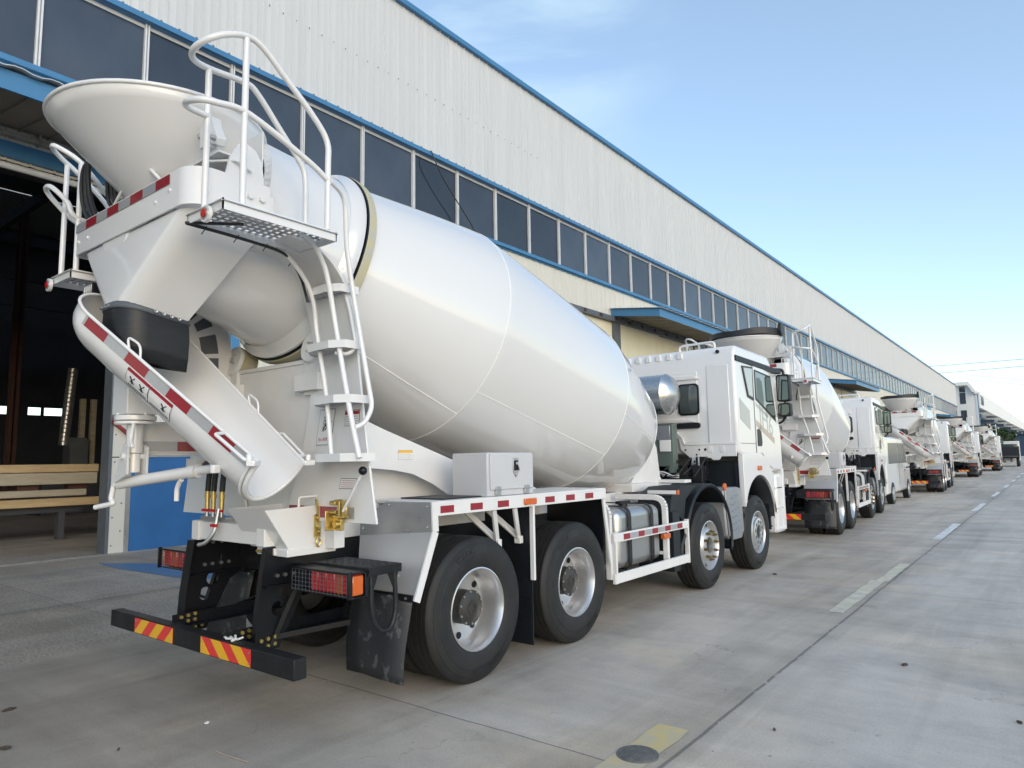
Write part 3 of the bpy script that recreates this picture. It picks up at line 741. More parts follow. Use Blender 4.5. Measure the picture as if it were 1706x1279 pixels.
        m.build('mudguard_rear_panel', [M['silver'], M['galv'], W2, M['bolt']], T, smooth=30)
        m = MB(); n = 10; vs = []
        for i in range(n+1):
            z = .72-.54*i/n; yy = -.715-.06*math.sin(i/n*1.4)
            for x in (.64,.80,1.0,1.225): vs.append((s*x, yy-.015*math.sin(x*9+i*.4), z))
        fs = [(i*4+k, i*4+k+1, (i+1)*4+k+1, (i+1)*4+k) for i in range(n) for k in range(3)]
        m.add(vs, fs); m.box((min(s*.63,s*1.23), -.715, .69), (max(s*.63,s*1.23), -.700, .735), 1)
        for k in range(4): m.cyl((s*(.70+.16*k), -.716, .712), (s*(.70+.16*k), -.724, .712), .010, 6, 2)
        fl = m.build('mud_flap', [mat('dusty rubber flap', (.02,.022,.026), .5, var=1, vscale=9, col2=(.075,.08,.085), detail=3) if s == 1 else bpy.data.materials['dusty rubber flap'], BK, M['bolt']], T, smooth=40)
        so_ = fl.modifiers.new('thick', 'SOLIDIFY'); so_.thickness = .008
        rmp = [n for n in fl.data.materials[0].node_tree.nodes if n.type == 'VALTORGB'][0].color_ramp; rmp.elements[0].position = .36; rmp.elements[1].position = .43
        # flap between the two drive wheels
        m = MB(); bx(.70,1.20,.665,.675,.12,1.235,0)
        for k in range(22): bx(.93,1.14,.660,.667,.62+k*.0135,.627+k*.0135,0); bx(.72,1.19,.660,.667,.13+k*.0175,.138+k*.0175,0)
        m.build('centre_flap', [M['plast']], T, smooth=0)
        m = MB(); bx(1.205,1.245,.635,.66,.64,1.235); m.build('deck_strut', W2, T, bevel=.003)
        m = MB(); m.bar((s*1.225,1.79,1.235), (s*1.225,1.90,.62), .04, .022, (1,0,0)); m.build('deck_strut', W2, T, bevel=.003)
        m = MB(); m.bar((s*1.22,.16,1.235), (s*1.1,.34,.98), .05, .02, (1,0,0)); m.bar((s*.9,.16,1.235), (s*1.1,.34,.98), .05, .02, (1,0,0)); m.box((min(s*1.07,s*1.13), .32, .93), (max(s*1.07,s*1.13), .365, .99)); m.build('deck_strut', W2, T, bevel=.003)
        m = MB(); m.bar((s*1.22,.42,1.235), (s*1.1,.62,.98), .05, .02, (1,0,0)); m.bar((s*.9,.42,1.235), (s*1.1,.62,.98), .05, .02, (1,0,0)); m.box((min(s*1.07,s*1.13), .60, .93), (max(s*1.07,s*1.13), .645, .99)); m.build('deck_strut', W2, T, bevel=.003)
        m = MB(); m.box((min(s*.55,s*1.2), 1.815, .75), (max(s*.55,s*1.2), 1.835, 1.3)); m.build('front_splash_plate', BK, T)
    # rubber mat on the deck, near the back
    m = MB(); m.box((.72,-.34,1.3355), (1.16,.10,1.345)); m.build('deck_mat', M['skirt'], T, bevel=.003)
    # toolbox
    m = MB(); m.box((.86,.085,1.337), (1.22,.675,1.672)); tb = m.build('tool_box', M['boxgrey'], T, bevel=.006)
    m = MB(); m.box((1.2205,.115,1.385), (1.232,.662,1.66)); d = m.build('tool_box_door', M['boxgrey'], tb, bevel=.004)
    m = MB(); m.prism([(.405,1.50),(.425,1.47),(.445,1.50),(.46,1.52),(.46,1.63),(.39,1.63),(.39,1.52)], 'x', 1.2325, 1.238); m.mat(1).box((1.238,.40,1.53), (1.243,.45,1.61)); m.mat(0).cyl((1.238,.43,1.585),(1.25,.43,1.585),.014,10).bar((1.25,.43,1.585),(1.25,.455,1.53),.012,.008).cyl((1.236,.425,1.50),(1.25,.425,1.50),.012,10)
    m.build('latch', [M['bolt'], M['black']], d, bevel=.002)
    for y in (.20,.57): 
        m = MB(); m.box((1.2205,y-.032,1.345), (1.238,y+.032,1.382)).box((1.2325,y-.032,1.388), (1.240,y+.032,1.41)).cyl((1.24,y-.034,1.384),(1.24,y+.034,1.384),.006,8); m.build('hinge', M['galv'], d, bevel=.002)
    # ---------------- tail lamps
    for s in (1, -1):
        x0, x1 = (.62, 1.215) if s == 1 else (-1.215, -.62)
        m = MB(); m.box((x0,-1.215,.93), (x1,-1.06,.942)).box((x0,-1.09,.79), (x1,-1.06,.93)).box((x0,-1.2,.785), (x1,-1.06,.793))
        xe = x1 if s == 1 else x0
        m.box((xe-.008,-1.225,.785), (xe+.008,-1.195,.95)); 
        xi = x0 if s == 1 else x1
        m.box((min(xi, s*.46), -1.10, .80), (max(xi, s*.46), -1.05, .93))
        if s == -1: m.pipe([(-.70,-1.12,.785),(-.72,-1.13,.60),(-.50,-1.13,.59),(-.49,-1.1,.79)], .012, 8, .02)
        tl = m.build('tail_lamp', [BK], T, bevel=.003)
        m = MB(); xa, xb = (.78,1.19) if s == 1 else (-1.19,-.70)
        n = 5; L = (xb-xa)/n
        for k in range(n):
            kk = k if s == 1 else n-1-k
            m.box((xa+L*k+.003,-1.18,.80), (xa+L*(k+1)-.003,-1.092,.925), (0,1,0,2,0)[kk])
        m.build('lens', [M['lens'], M['lensd'], mat('orange red lens', (.45,.06,.01), .15, coat=1)], tl, bevel=.006)
        m = MB(); m.box((xe-.022,-1.19,.80), (xe-.002,-1.10,.92)) if s == 1 else m.box((xe+.002,-1.19,.80), (xe+.022,-1.10,.92)); m.build('side_lens', M['amber'], tl, bevel=.01)
        m = MB()
        for k in range(6): m.tube([(x0,-1.205,.80+k*.0255), (x1,-1.205,.80+k*.0255)], .0017, 5)
        for k in range(17): xx = x0+(x1-x0)*k/16; m.tube([(xx,-1.2,.928), (xx,-1.207,.925), (xx,-1.207,.795), (xx,-1.18,.79)], .0017, 5)
        m.build('lamp_guard', M['bolt'] if False else M['darksteel'], tl, smooth=60)
    # ---------------- rear step with U strap (right)
    m = MB()
    m.box((.66,-1.08,.945), (1.23,-.80,.957)); m.box((.66,-1.08,.905), (1.23,-1.072,.945)); m.box((1.222,-1.08,.905), (1.23,-.80,.945))
    for i in range(4):
        for j in range(7): m.cyl((.73+.075*j,-1.04+.06*i,.957),(.73+.075*j,-1.04+.06*i,.9605),.017,12,1)
    m.prism([(-1.06,.905),(-.98,.905),(-1.03,.78)], 'x', 1.20, 1.208).prism([(-.90,.905),(-.81,.905),(-.84,.78)], 'x', 1.20, 1.208)
    st = m.build('rear_step', [M['beam'], mat('worn tread holes', (.05,.052,.055), .6)], T, bevel=.002)
    m = MB(); m.tube(smooth_path([(1.205,-1.04,.91),(1.205,-1.03,.70),(1.205,-1.0,.60),(1.205,-.95,.555),(1.205,-.89,.555),(1.205,-.85,.60),(1.205,-.83,.70),(1.205,-.845,.91)]), .016, 10); m.build('strap', M['skirt'], st, smooth=60)
    # ---------------- water / spill tray and latches at rear right
    m = MB(); xr_, xl_ = .62, .17
    a = [(xl_,-1.42,1.315),(xr_,-1.42,1.315),(xr_,-1.235,1.045),(xl_,-1.235,1.045)]
    m.add(a+[(xl_,-.86,1.33),(xr_,-.86,1.33),(xr_,-.86,1.03),(xl_,-.86,1.03)], [(0,1,2,3),(1,5,6,2),(0,3,7,4),(3,2,6,7),(4,7,6,5)])
    m.box((xl_+.1,-1.25,1.0), (xr_+.004,-.86,1.05)); m.box((xr_-.02,-.95,1.03), (xr_+.10,-.86,1.20))
    tr = m.build('spill_tray', WH, T, bevel=.004)
    m = MB(); m.box((.325,-1.262,1.005), (.495,-1.25,1.05)); 
    m.mat(1).cyl((.30,-1.27,1.025),(.40,-1.27,1.025),.011,10).cyl((.46,-1.263,1.025),(.46,-1.275,1.025),.018,10)
    m.build('bracket', [WH, M['brass']], tr, bevel=.002)
    m = MB(); m.pipe([(xr_-.01,-1.16,1.31),(xr_-.01,-1.16,1.385),(xr_-.01,-.98,1.39),(xr_-.01,-.98,1.31)], .009, 8, .02); m.build('grab_handle', WH, tr, smooth=60)
    m = MB(); y = -1.02; m.box((xr_+.003,y-.025,1.11), (xr_+.012,y+.025,1.265)); m.bar((xr_+.02,y+.01,1.21), (xr_+.03,y-.03,1.37), .014, .01, (1,0,0))
    m.tube([(xr_+.022+.012*math.cos(t), y+.012*math.sin(t), 1.12+.0023*t) for t in [k*.5 for k in range(60)]], .0035, 5)
    m.cyl((xr_+.012,y,1.24),(xr_+.035,y,1.24),.012,8).pipe([(xr_+.02,y-.0,1.11),(xr_+.02,y-.02,1.08),(xr_+.02,y,1.04),(xr_+.02,y+.02,1.08),(xr_+.02,y,1.11)], .006, 6, .02)
    m.build('spring_latch', M['brass'], tr, smooth=50)
    m = MB(); dx, dy = .90, -1.06
    m.box((dx-.06,dy,1.17), (dx+.03,dy+.03,1.26)).box((dx-.06,dy-.06,1.17), (dx-.052,dy+.03,1.30)).box((dx-.02,dy-.03,1.255), (dx+.09,dy+.02,1.27)).cyl((dx-.01,dy-.02,1.21),(dx-.01,dy+.01,1.21),.026,12)
    m.pipe([(dx+.02,dy-.01,1.255),(dx+.085,dy-.01,1.26),(dx+.10,dy-.01,1.32),(dx+.06,dy-.01,1.365),(dx-.02,dy-.01,1.36)], .012, 8, .02).cyl((dx-.05,dy-.02,1.35),(dx+.01,dy-.02,1.35),.016,10).cyl((dx-.05,dy-.02,1.29),(dx+.01,dy-.02,1.29),.014,10).bar((dx+.03,dy,1.25),(dx+.03,dy,1.36),.04,.02,(1,0,0)).bar((dx+.07,dy,1.26),(dx+.07,dy,1.37),.03,.015,(1,0,0))
    m.build('yellow_lever_bracket', M['brass'], T, bevel=.003)
    m = MB(); m.cyl((.99,-1.09,1.30),(1.185,-1.10,1.545),.009,8,0).ball((1.195,-1.10,1.56),.028,14,1); m.build('control_lever', [WH, BK], T, smooth=60)
    # ---------------- hopper frame bar, collecting chute, skirt
    m = MB(); zb0, zb1, yb = 3.13, 3.36, -2.09
    out = [(-.85,-1.60),(-.85,-2.02)]+[(-.78+.07*math.cos(t), -2.02+.07*math.sin(t)) for t in [math.pi+k*math.pi/12 for k in range(1,6)]]+[(-.78,yb),(.70,yb)]+[(.70+.15*math.cos(t), yb+.15+.15*math.sin(t)) for t in [-math.pi/2+k*math.pi/16 for k in range(1,8)]]+[(.85,-1.94),(.85,-1.58)]
    n = len(out); vs = [(x,y,zb0) for x, y in out]+[(x,y,zb1) for x, y in out]
    m.add(vs, [(i, i+1, n+i+1, n+i) for i in range(n-1)])
    inn = [(x*.985, y+.012) for x, y in out]; vs = [(x,y,zb0) for x, y in inn]+[(x,y,zb1) for x, y in inn]
    m.add(vs, [(i+1, i, n+i, n+i+1) for i in range(n-1)])
    m.add([(x,y,zb1) for x, y in out]+[(x,y,zb1) for x, y in inn], [(i, i+1, n+i+1, n+i) for i in range(n-1)]); m.add([(x,y,zb0) for x, y in out]+[(x,y,zb0) for x, y in inn], [(i, i+1, n+i+1, n+i) for i in range(n-1)])
    m.box((-.84,-1.60,3.14), (.84,-1.55,3.30)); 
    m.prism([(-2.05,3.33),(-1.75,3.42),(-1.5,3.42),(-1.5,3.2),(-2.05,3.2)], 'x', -.45, -.43).prism([(-2.05,3.33),(-1.75,3.42),(-1.5,3.42),(-1.5,3.2),(-2.05,3.2)], 'x', .43, .45)
    # big round-cornered side cheeks carried by the posts
    for s in (1, -1): m.prism([(-2.0,3.14),(-1.60,3.14),(-1.60,3.42),(-1.615,3.52),(-1.66,3.585),(-1.72,3.61),(-1.78,3.59),(-1.83,3.50),(-1.86,3.36),(-2.0,3.34)], 'x', s*.80-.008, s*.80+.008)
    hf = m.build('hopper_frame', WH, T, smooth=35)
    m = MB(); tape_strip(m, -.80, .60, 8, (0,yb-.0026,zb1-.072), (1,0,0), (0,0,1), .062, 1); m.build('reflective_strip', [M['red'], M['tape']], hf, smooth=0)
    def bolt_head(a, b, r): m = MB(); m.cyl(a, b, r, 6); m.build('bolt_head', WH, hf, smooth=30)
    for x in (-.76,-.6,.42,.6): bolt_head((x,yb,zb0+.09+.03*(x > .5)), (x,yb-.008,zb0+.09+.03*(x > .5)), .012)
    for y in (-1.72,-1.64):
        for z in (3.19,3.26): bolt_head((.846,y,z),(.87,y,z),.020)
    def chute_ring(z, a, yr, yf, rc):
        pts = [(-a,yf)]+[(-a+rc+rc*math.cos(t), yr+rc+rc*math.sin(t)) for t in [math.pi+k*math.pi/12 for k in range(7)]]+[(a-rc+rc*math.cos(t), yr+rc+rc*math.sin(t)) for t in [1.5*math.pi+k*math.pi/12 for k in range(7)]]+[(a,yf)]
        return [(x,y,z-(y-yr)*.0) for x, y in pts]
    m = MB(); r0 = chute_ring(3.125,.785,-2.065,-1.55,.14); r1 = chute_ring(2.62,.195,-2.15,-1.76,.15)
    r1 = [(x,y,2.62-(y+2.13)*.2) for x,y,z in r1]; n = len(r0)
    vs = []
    K = 8
    for k in range(K+1):
        t = k/K; vs += [tuple(a*(1-t)+b*t for a, b in zip(p, q)) for p, q in zip(r0, r1)]
    m.add(vs, [(k*n+i, k*n+i+1, (k+1)*n+i+1, (k+1)*n+i) for k in range(K) for i in range(n-1)]+[(k*n+n-1, k*n, (k+1)*n, (k+1)*n+n-1) for k in range(K)])
    m.build('collecting_chute', WH, T, smooth=50)
    cc = T.children[-1]
    # small rounded lip below the bar
    m = MB(); m.prism([(-.40,3.14),(.02,3.14),(-.03,3.06),(-.12,3.0),(-.2,2.985),(-.28,3.0),(-.35,3.06)], 'y', -2.075, -2.045) ; m.build('spout_lip', WH, hf, bevel=.02)
    m = MB()
    sk = []
    for z, g, dy in ((2.645,.004,0),(2.60,.012,0),(2.5,.016,.01),(2.40,.014,.02),(2.33,.008,.03)):
        for x, y, _ in r1: 
            f = 1+g/.185; sk.append((x*f, (y+1.95)*f-1.95+dy*0, z-(y+2.13)*.2-.045*(z < 2.45)*math.cos((x-.12)*7)*(1 if z < 2.35 else .4)))
    m.add(sk, [(k*n+i, k*n+i+1, (k+1)*n+i+1, (k+1)*n+i) for k in range(4) for i in range(n-1)]+[(k*n+n-1, k*n, (k+1)*n, (k+1)*n+n-1) for k in range(4)])
    skt = m.build('rubber_skirt', [M['skirt']], T, smooth=50); q = skt.modifiers.new('thick','SOLIDIFY'); q.thickness = .012
    m = MB(); band = []
    for z, g in ((2.642,.010),(2.60,.018)):
        for x, y, _ in r1: f = 1+g/.185; band.append((x*f, (y+1.95)*f-1.95, z-(y+2.13)*.2))
    m.add(band, [(i, i+1, n+i+1, n+i) for i in range(n-1)]); 
    for y in (-1.97,-1.92,-1.87,-1.82): m.cyl((.204,y,2.622-(y+2.13)*.2),(.226,y,2.622-(y+2.13)*.2),.012,8,1)
    for x in (-.09,-.04,.02): m.cyl((x,-2.155,2.62),(x,-2.178,2.62),.011,8,1)
    cb = m.build('clamp_band', [M['darksteel'], M['bolt']], skt, smooth=40); q = cb.modifiers.new('thick','SOLIDIFY'); q.thickness = .006
    # ---------------- feed hopper (funnel)
    yc, zc, rh = -1.88, 3.89, .665
    m = MB(); S = 56; rings = []
    for t in [k/12 for k in range(13)]:
        cz = zc-.76*t; cy = yc+.42*t; rx = rh*(1-.62*t); ry = rh*(1-.60*t)
        ring = []
        for k in range(S):
            a = 2*math.pi*k/S; y = cy+ry*math.sin(a); ring.append((rx*math.cos(a), y, cz+.03*math.sin(a)*rh*(1-t)))
        rings.append(ring)
    vs = [p for r in rings for p in r]; m.add(vs, [(i*S+k, i*S+(k+1) % S, (i+1)*S+(k+1) % S, (i+1)*S+k) for i in range(12) for k in range(S)])
    hp = m.build('feed_hopper', [WH], T, smooth=50); q = hp.modifiers.new('thick','SOLIDIFY'); q.thickness = .008
    m = MB(); m.tube(rings[0], .014, 8, closed=True); m.build('rim_bead', WH, hp, smooth=60)
    m = MB()
    m.box((.40,-1.90,3.50), (.80,-1.60,3.515)); m.box((.40,-1.90,3.515), (.415,-1.60,3.70)).box((.40,-1.61,3.515),(.80,-1.60,3.74)); m.box((.62,-1.93,3.56), (.70,-1.86,3.70)); m.prism([(.58,3.62),(.62,3.70),(.64,3.76),(.70,3.76),(.72,3.70),(.78,3.60),(.76,3.56)], 'y', -1.9, -1.84)
    m.cyl((.60,-1.86,3.65),(.60,-1.93,3.65),.018,8,1).cyl((.75,-1.86,3.60),(.75,-1.93,3.60),.018,8,1)
    m.box((.55,-1.80,3.36), (.66,-1.62,3.38)).pipe([(.66,-1.92,3.34),(.66,-1.92,3.47),(.83,-1.80,3.47),(.83,-1.7,3.43)], .010, 8, .02)
    m.pipe([(.4,-2.03,3.36),(.18,-2.06,3.55),(.02,-2.06,3.56),(-.28,-2.06,3.36)], .012, 8, .05)
    m.prism([(-.16,3.30),(.12,3.30),(.09,3.46),(.02,3.52),(-.06,3.46),(-.16,3.46)], 'y', -2.03, -1.99)
    m.build('hopper_bracket', [WH, M['bolt']], T, bevel=.006)
    # hydraulic hoses at the left of the hopper
    for dx, dz in ((0,0),(-.07,-.015),(.05,.03)):
        m = MB(); m.tube(smooth_path([(-.62+dx,-2.02,3.30),(-.74+dx,-2.06,3.55+dz),(-.70+dx,-2.08,3.78+dz),(-.58+dx,-2.05,3.84+dz),(-.50+dx,-2.0,3.70),(-.52+dx,-1.96,3.50),(-.40,-1.9,3.42),(-.2,-1.82,3.41+dz*.5)]), .015, 10)
        m.build('hydraulic_hose', M['cable'], T, smooth=60)
    # ---------------- swing chute
    C0 = V((.928,-1.501,1.622)); ph, th = .348, .679
    d = V((-math.cos(ph)*math.cos(th), -math.sin(ph)*math.cos(th), math.sin(th))); nr = V((math.sin(ph), -math.cos(ph), 0)); dn = -(nr.cross(d)).normalized()
    if dn.z > 0: dn = -dn
    def sec(s, grow=0.0, sc=1.0, cap=0.0):
        wd_ = .203+.118*min(s, 1.55)
        wd_ = wd_*sc; side = .07*sc; c = C0+d*(s+cap); pts = []
        base = [(-wd_-grow, 0), (-wd_-grow, side*.5)]
        pr = [(-1, 0), (-1, .35)]
        outp = [(-(wd_+grow), 0.0), (-(wd_+grow), side*.5), (-(wd_+grow), side)]
        for k in range(1, 18):
            a = math.pi-math.pi*k/18; outp.append(((wd_+grow)*math.cos(a), side+(min(wd_*1.0,.225*sc)+grow)*math.sin(a)))
        outp += [((wd_+grow), side), ((wd_+grow), side*.5), ((wd_+grow), 0.0)]
        return [c+nr*(-x)+dn*y for x, y in outp]      # first point is the near (rear) rim
    def shell(grow):
        secs = [sec(s, grow) for s in (0,.3,.6,.9,1.2,1.5)]
        Rc = .34
        for k in range(1, 9):
            t = k/9*math.pi/2; secs.append(sec(1.5, grow, math.cos(t), Rc*math.sin(t)))
        return secs
    m = MB(); so_, si_ = shell(.010), shell(-.004)
    for secs in (so_, si_):
        n = len(secs[0]); vs = [p for s_ in secs for p in s_]
        m.add(vs, [(i*n+k, i*n+k+1, (i+1)*n+k+1, (i+1)*n+k) for i in range(len(secs)-1) for k in range(n-1)])
    n = len(so_[0]); m.add(so_[0]+si_[0], [(k, k+1, n+k+1, n+k) for k in range(n-1)])
    sc_ = m.build('swing_chute', WH, T, smooth=40)
    m = MB()
    for k in (0, -1): m.tube([s_[k]+nr*(.004 if k == 0 else -.004) for s_ in so_], .011, 8)
    m.tube([p for p in sec(.004, .016)], .016, 8); m.tube([p for p in sec(.03, .03)], .010, 8)
    m.build('chute_rim', WH, sc_, smooth=60)
    m = MB()
    for i, s0 in enumerate([.0+.185*k for k in range(9)]):
        s1 = s0+.185
        if i == 0: s0 = .05
        a, b = sec(min(s0,1.5), .0125), sec(min(s1,1.5), .0125); 
        if s0 >= 1.5: break
        s1 = min(s1, 1.5)
        p0, p1, q1, q0 = a[0]+dn*.012, b[0]+dn*.012, b[0]+dn*.075, a[0]+dn*.075
        m.add([p0,p1,q1,q0], [(0,1,2,3)], 0 if i % 2 == 0 else 1)
        a, b = sec(min(s0,1.5), .0125), sec(min(s1,1.5), .0125)
    m.build('reflective_strip', [M['tape'], M['red']], sc_, smooth=0, fix=False)
    # sticker on the outer near wall of the chute
    m = MB(); Ls, Hs = .36, .115
    def cpt(s, k): return sec(s, .013)[k]
    s0 = .66
    for i in range(2):
        sa, sb = s0+.2*i, s0+.2*i+.195
        def q(s, h):       # h: 0 top .. 1 bottom around the curved wall
            S_ = sec(s, .0135); idx = 2.35+h*3.1; k = int(idx); f = idx-k
            return S_[k]*(1-f)+S_[k+1]*f
        g = 6
        for j in range(g):
            h0, h1 = j/g, (j+1)/g
            m.add([q(sa,h0),q(sb,h0),q(sb,h1),q(sa,h1)], [(0,1,2,3)], 2 if j == 0 else 0)
        def qq(s, h, e=.0015): 
            p = q(s, h); return p+nr*e+dn*e*.4
        for h in (.05,.98): m.tube([qq(sa,h),qq(sb,h)], .0012, 4, mi=1)
        for s in (sa, sb): m.tube([qq(s,.05),qq(s,.5),qq(s,.98)], .0012, 4, mi=1)
        nx = 12
        for j in range(nx): ss = sa+.012+(sb-sa-.03)*j/nx; m.add([qq(ss,.80),qq(ss+.010,.80),qq(ss+.010,.88),qq(ss,.88)], [(0,1,2,3)], 1)
        for cs in ((sa+.055, sa+.14) if i == 1 else (sa+.06,)):   # crossed-out hand pictograms
            m.tube([qq(cs-.02,.30),qq(cs,.48),qq(cs+.02,.34)], .004, 5, mi=1); m.tube([qq(cs,.48),qq(cs-.008,.64)], .006, 5, mi=1); m.tube([qq(cs-.02,.62),qq(cs+.014,.60)], .003, 5, mi=1)
    m.build('warning_sticker', [M['sticker'], M['ink'], M['inkr']], sc_, smooth=0, fix=False)
    for (s, k, o) in ((1.12,0,1),(.62,-1,-1)):     # hoop handles on both rims
        a = sec(s, .01)[k]; b = sec(s-.10, .01)[k]; m = MB(); m.pipe([a, a+V((-.03,0,.085)), b+V((.0,0,.085)), b], .008, 8, .05); m.build('handle', WH, sc_, smooth=60)
    for (s, k, e) in ((.28,0,nr*.085-V((0,0,.01))),(.30,-1,-nr*.07)):   # flat rectangular handles
        a = sec(s, .01)[k]; b = sec(s-.24, .01)[k]; m = MB(); m.pipe([a, a+e-dn*.0, b+e, b], .011, 8, .012); m.build('handle', WH, sc_, smooth=60)
    for k, sg in ((0,1),(-1,-1)):
        m = MB(); p = sec(.02,.02)[k]; m.bar(p+V((0,0,-.02)), p+nr*sg*.08-d*.03+V((0,0,.0)), .05, .035); m.cyl(p+nr*sg*.06-V((0,0,.03)), p+nr*sg*.06+V((0,0,.035)), .018, 8); m.build('chute_hook', WH, sc_, bevel=.006)
    m = MB(); p = sec(.22,.012)[6]; m.bar(p, p+nr*.06, .03, .05); m.build('chute_lug', WH, sc_, bevel=.006)
    # ---------------- chute column, jack with crank
    cx, cy = -.28, -1.85
    m = MB(); m.cyl((cx,cy,1.70),(cx,cy,2.02),.052,20); m.cyl((cx,cy,1.92),(cx,cy,1.955),.13,24); m.cyl((cx,cy,1.895),(cx,cy,1.915),.13,24)
    m.box((cx-.13,cy-.10,1.96), (cx+.10,cy+.10,2.26)); m.cyl((cx,cy,1.57),(cx,cy,1.70),.040,16)
    for k in range(6): a = k*math.pi/3+.2; m.cyl((cx+.105*math.cos(a),cy+.105*math.sin(a),1.955),(cx+.105*math.cos(a),cy+.105*math.sin(a),1.972),.014,6)
    m.pipe([(cx+.12,cy-.06,1.90),(cx+.13,cy-.08,1.78),(cx+.19,cy-.09,1.735)], .014, 8, .03)
    m.build('chute_column', WH, T, bevel=.006)
    m = MB(); m.box((-.46,cy+.06,1.70), (-.38,-.98,1.925)); m.box((-.52,-1.0,1.69), (-.3,-.95,1.95)); m.box((-.47,cy+.06,1.685), (-.37,-1.0,1.70))
    cbm = m.build('chute_beam', WH, T, bevel=.004)
    m = MB(); tape_strip(m, cy+.10, cy+.10+.72, 3, (-.3775,0,1.715), (0,1,0), (0,0,1), .07, 1); m.build('reflective_strip', [M['red'], M['tape']], cbm, smooth=0)
    m = MB(); ja, jb = V((-.44,-1.87,1.495)), V((.46,-1.62,1.60)); jd = (jb-ja).normalized(); jm = ja+(jb-ja)*.74
    m.cyl(ja, jm, .038, 18).cyl(jm-jd*.03, jm+jd*.03, .046, 18).cyl(jm, jb, .029, 14); m.prism([(-.40,1.50),(-.22,1.56),(-.22,1.74),(-.28,1.76),(-.33,1.68)], 'y', cy-.07, cy-.055).prism([(-.40,1.50),(-.22,1.56),(-.22,1.74),(-.28,1.76),(-.33,1.68)], 'y', cy+.055, cy+.07)
    m.cyl((cx,cy-.085,1.68),(cx,cy+.085,1.68),.022,10); m.bar(jb, jb+V((.1,.03,.09)), .05, .04)
    m.pipe([ja, ja-jd*.05, ja-jd*.06+V((.0,-.01,-.10)), ja-jd*.03+V((.005,-.01,-.13)), ja-jd*.18+V((0,-.03,-.14))], .018, 10, .02)
    h = ja+(jb-ja)*.62; m.pipe([h+V((0,0,-.04)), h+V((-.03,0,-.06)), h+V((-.06,0,-.10)), h+V((-.06,0,-.18))], .016, 8, .03)
    m.build('chute_jack', WH, T, smooth=40)
    # coiled hose under the beam, hoses with red valves, white terminal box
    m = MB()
    for k in range(4): m.tube([(-.12+.20*math.cos(t)+.02*k, -1.25+.16*math.sin(t), 1.60+.022*k+.02*math.sin(2*t+k)) for t in [j*2*math.pi/24 for j in range(24)]], .014, 7, closed=True)
    m.box((-.36,-1.45,1.56), (-.22,-1.3,1.66), 1); m.prism([(-.36,1.69),(.10,1.69),(.02,1.54),(-.2,1.52),(-.26,1.6)], 'y', -1.10, -1.09, 2)
    m.build('hose_coil', [M['cable'], M['white2'], M['silver']], T, smooth=50)
    for x, zb in ((-.30,1.30),(-.215,1.30),(-.10,1.34)):
        m = MB(); m.mat(0).tube(smooth_path([(x+.02,-1.28,1.66),(x,-1.30,1.55),(x,-1.31,1.42)]), .020, 9)
        m.mat(1).cyl((x,-1.31,1.43),(x,-1.31,1.29),.017,10).cyl((x,-1.31,1.40),(x,-1.31,1.37),.022,8)
        m.mat(2).cyl((x,-1.31,1.29),(x,-1.31,1.225),.014,8).mat(3).bar((x-.035,-1.325,1.285),(x+.035,-1.325,1.285),.022,.018)
        if x > -.15: m.mat(2).tube(fillet([(-.10,-1.33,1.30),(-.10,-1.36,1.13),(-.15,-1.40,1.06),(-.2,-1.42,1.05)], .04, 4), .015, 9).bar((-.36,-1.31,1.225),(-.08,-1.31,1.225),.03,.03).mat(3).bar((-.135,-1.365,1.185),(-.065,-1.365,1.185),.02,.02)
        m.build('drain_hose', [M['cable'], M['brass'], M['bolt'], M['valve']], T, smooth=50)
    # ---------------- platforms, rails, ladder
    for s in (1, -1):
        m = MB(); xi, xo, y0, y1, z = .85, 1.23, -2.10, -1.35, 3.03
        if s == -1: y1 = -1.62
        def pr(poly, a, b, mi=0): m.prism([(s*x, y) for x, y in poly], 'z', a, b, mi)
        for (a, b, c, e) in ((xi,xo,y0,y0+.008),(xi,xo,y1-.008,y1),(xi,xi+.008,y0,y1),(xo-.008,xo,y0,y1)): m.box((min(s*a,s*b),c,z-.05), (max(s*a,s*b),e,z+.012))
        # perforated floor: slats left between slots
        nx, ny = 7, int((y1-y0)/.045)
        for i in range(nx+1): xx = xi+(xo-xi)*i/nx; m.box((min(s*(xx-.012),s*(xx+.012)),y0,z-.004), (max(s*(xx-.012),s*(xx+.012)),y1,z), 1)
        for j in range(ny+1):
            yy = y0+(y1-y0)*j/ny; m.box((min(s*xi,s*xo),yy-.011,z-.0045), (max(s*xi,s*xo),yy+.011,z-.0005), 1)
        pf = m.build('platform', [WH, M['galv']], T, smooth=0)
        m = MB(); lx = s*(1.10 if s == 1 else 1.19); ly = y0-.01
        m.cyl((lx,ly,z-.055),(lx,ly-.02,z-.055),.048,20,1).cyl((lx,ly-.02,z-.055),(lx,ly-.026,z-.055),.034,20,2).cyl((lx,ly-.026,z-.055),(lx,ly-.032,z-.055),.024,18,0)
        m.build('marker_lamp', [M['lens'], WH, M['bolt']], pf, smooth=40)
    m = MB()
    m.tube(smooth_path([(.85,-2.11,2.985),(1.0,-2.0,2.975),(1.1,-1.9,2.975)]), .009, 6); m.tube(smooth_path([(.86,-2.11,2.98),(.86,-1.8,2.975),(.84,-1.5,2.965),(.80,-1.38,2.93),(.76,-1.28,2.85),(.73,-1.22,2.76),(.73,-1.2,2.70)]), .010, 6)
    for p in ((.86,-2.0,2.975),(.86,-1.8,2.975),(.85,-1.6,2.97),(.80,-1.38,2.93)): m.tube([V(p)+V((-.02,-.01,-.03)), V(p)+V((.02,0,.01))], .004, 4)
    m.build('lamp_cable', M['cable'], T, smooth=60)
    rr = .0185
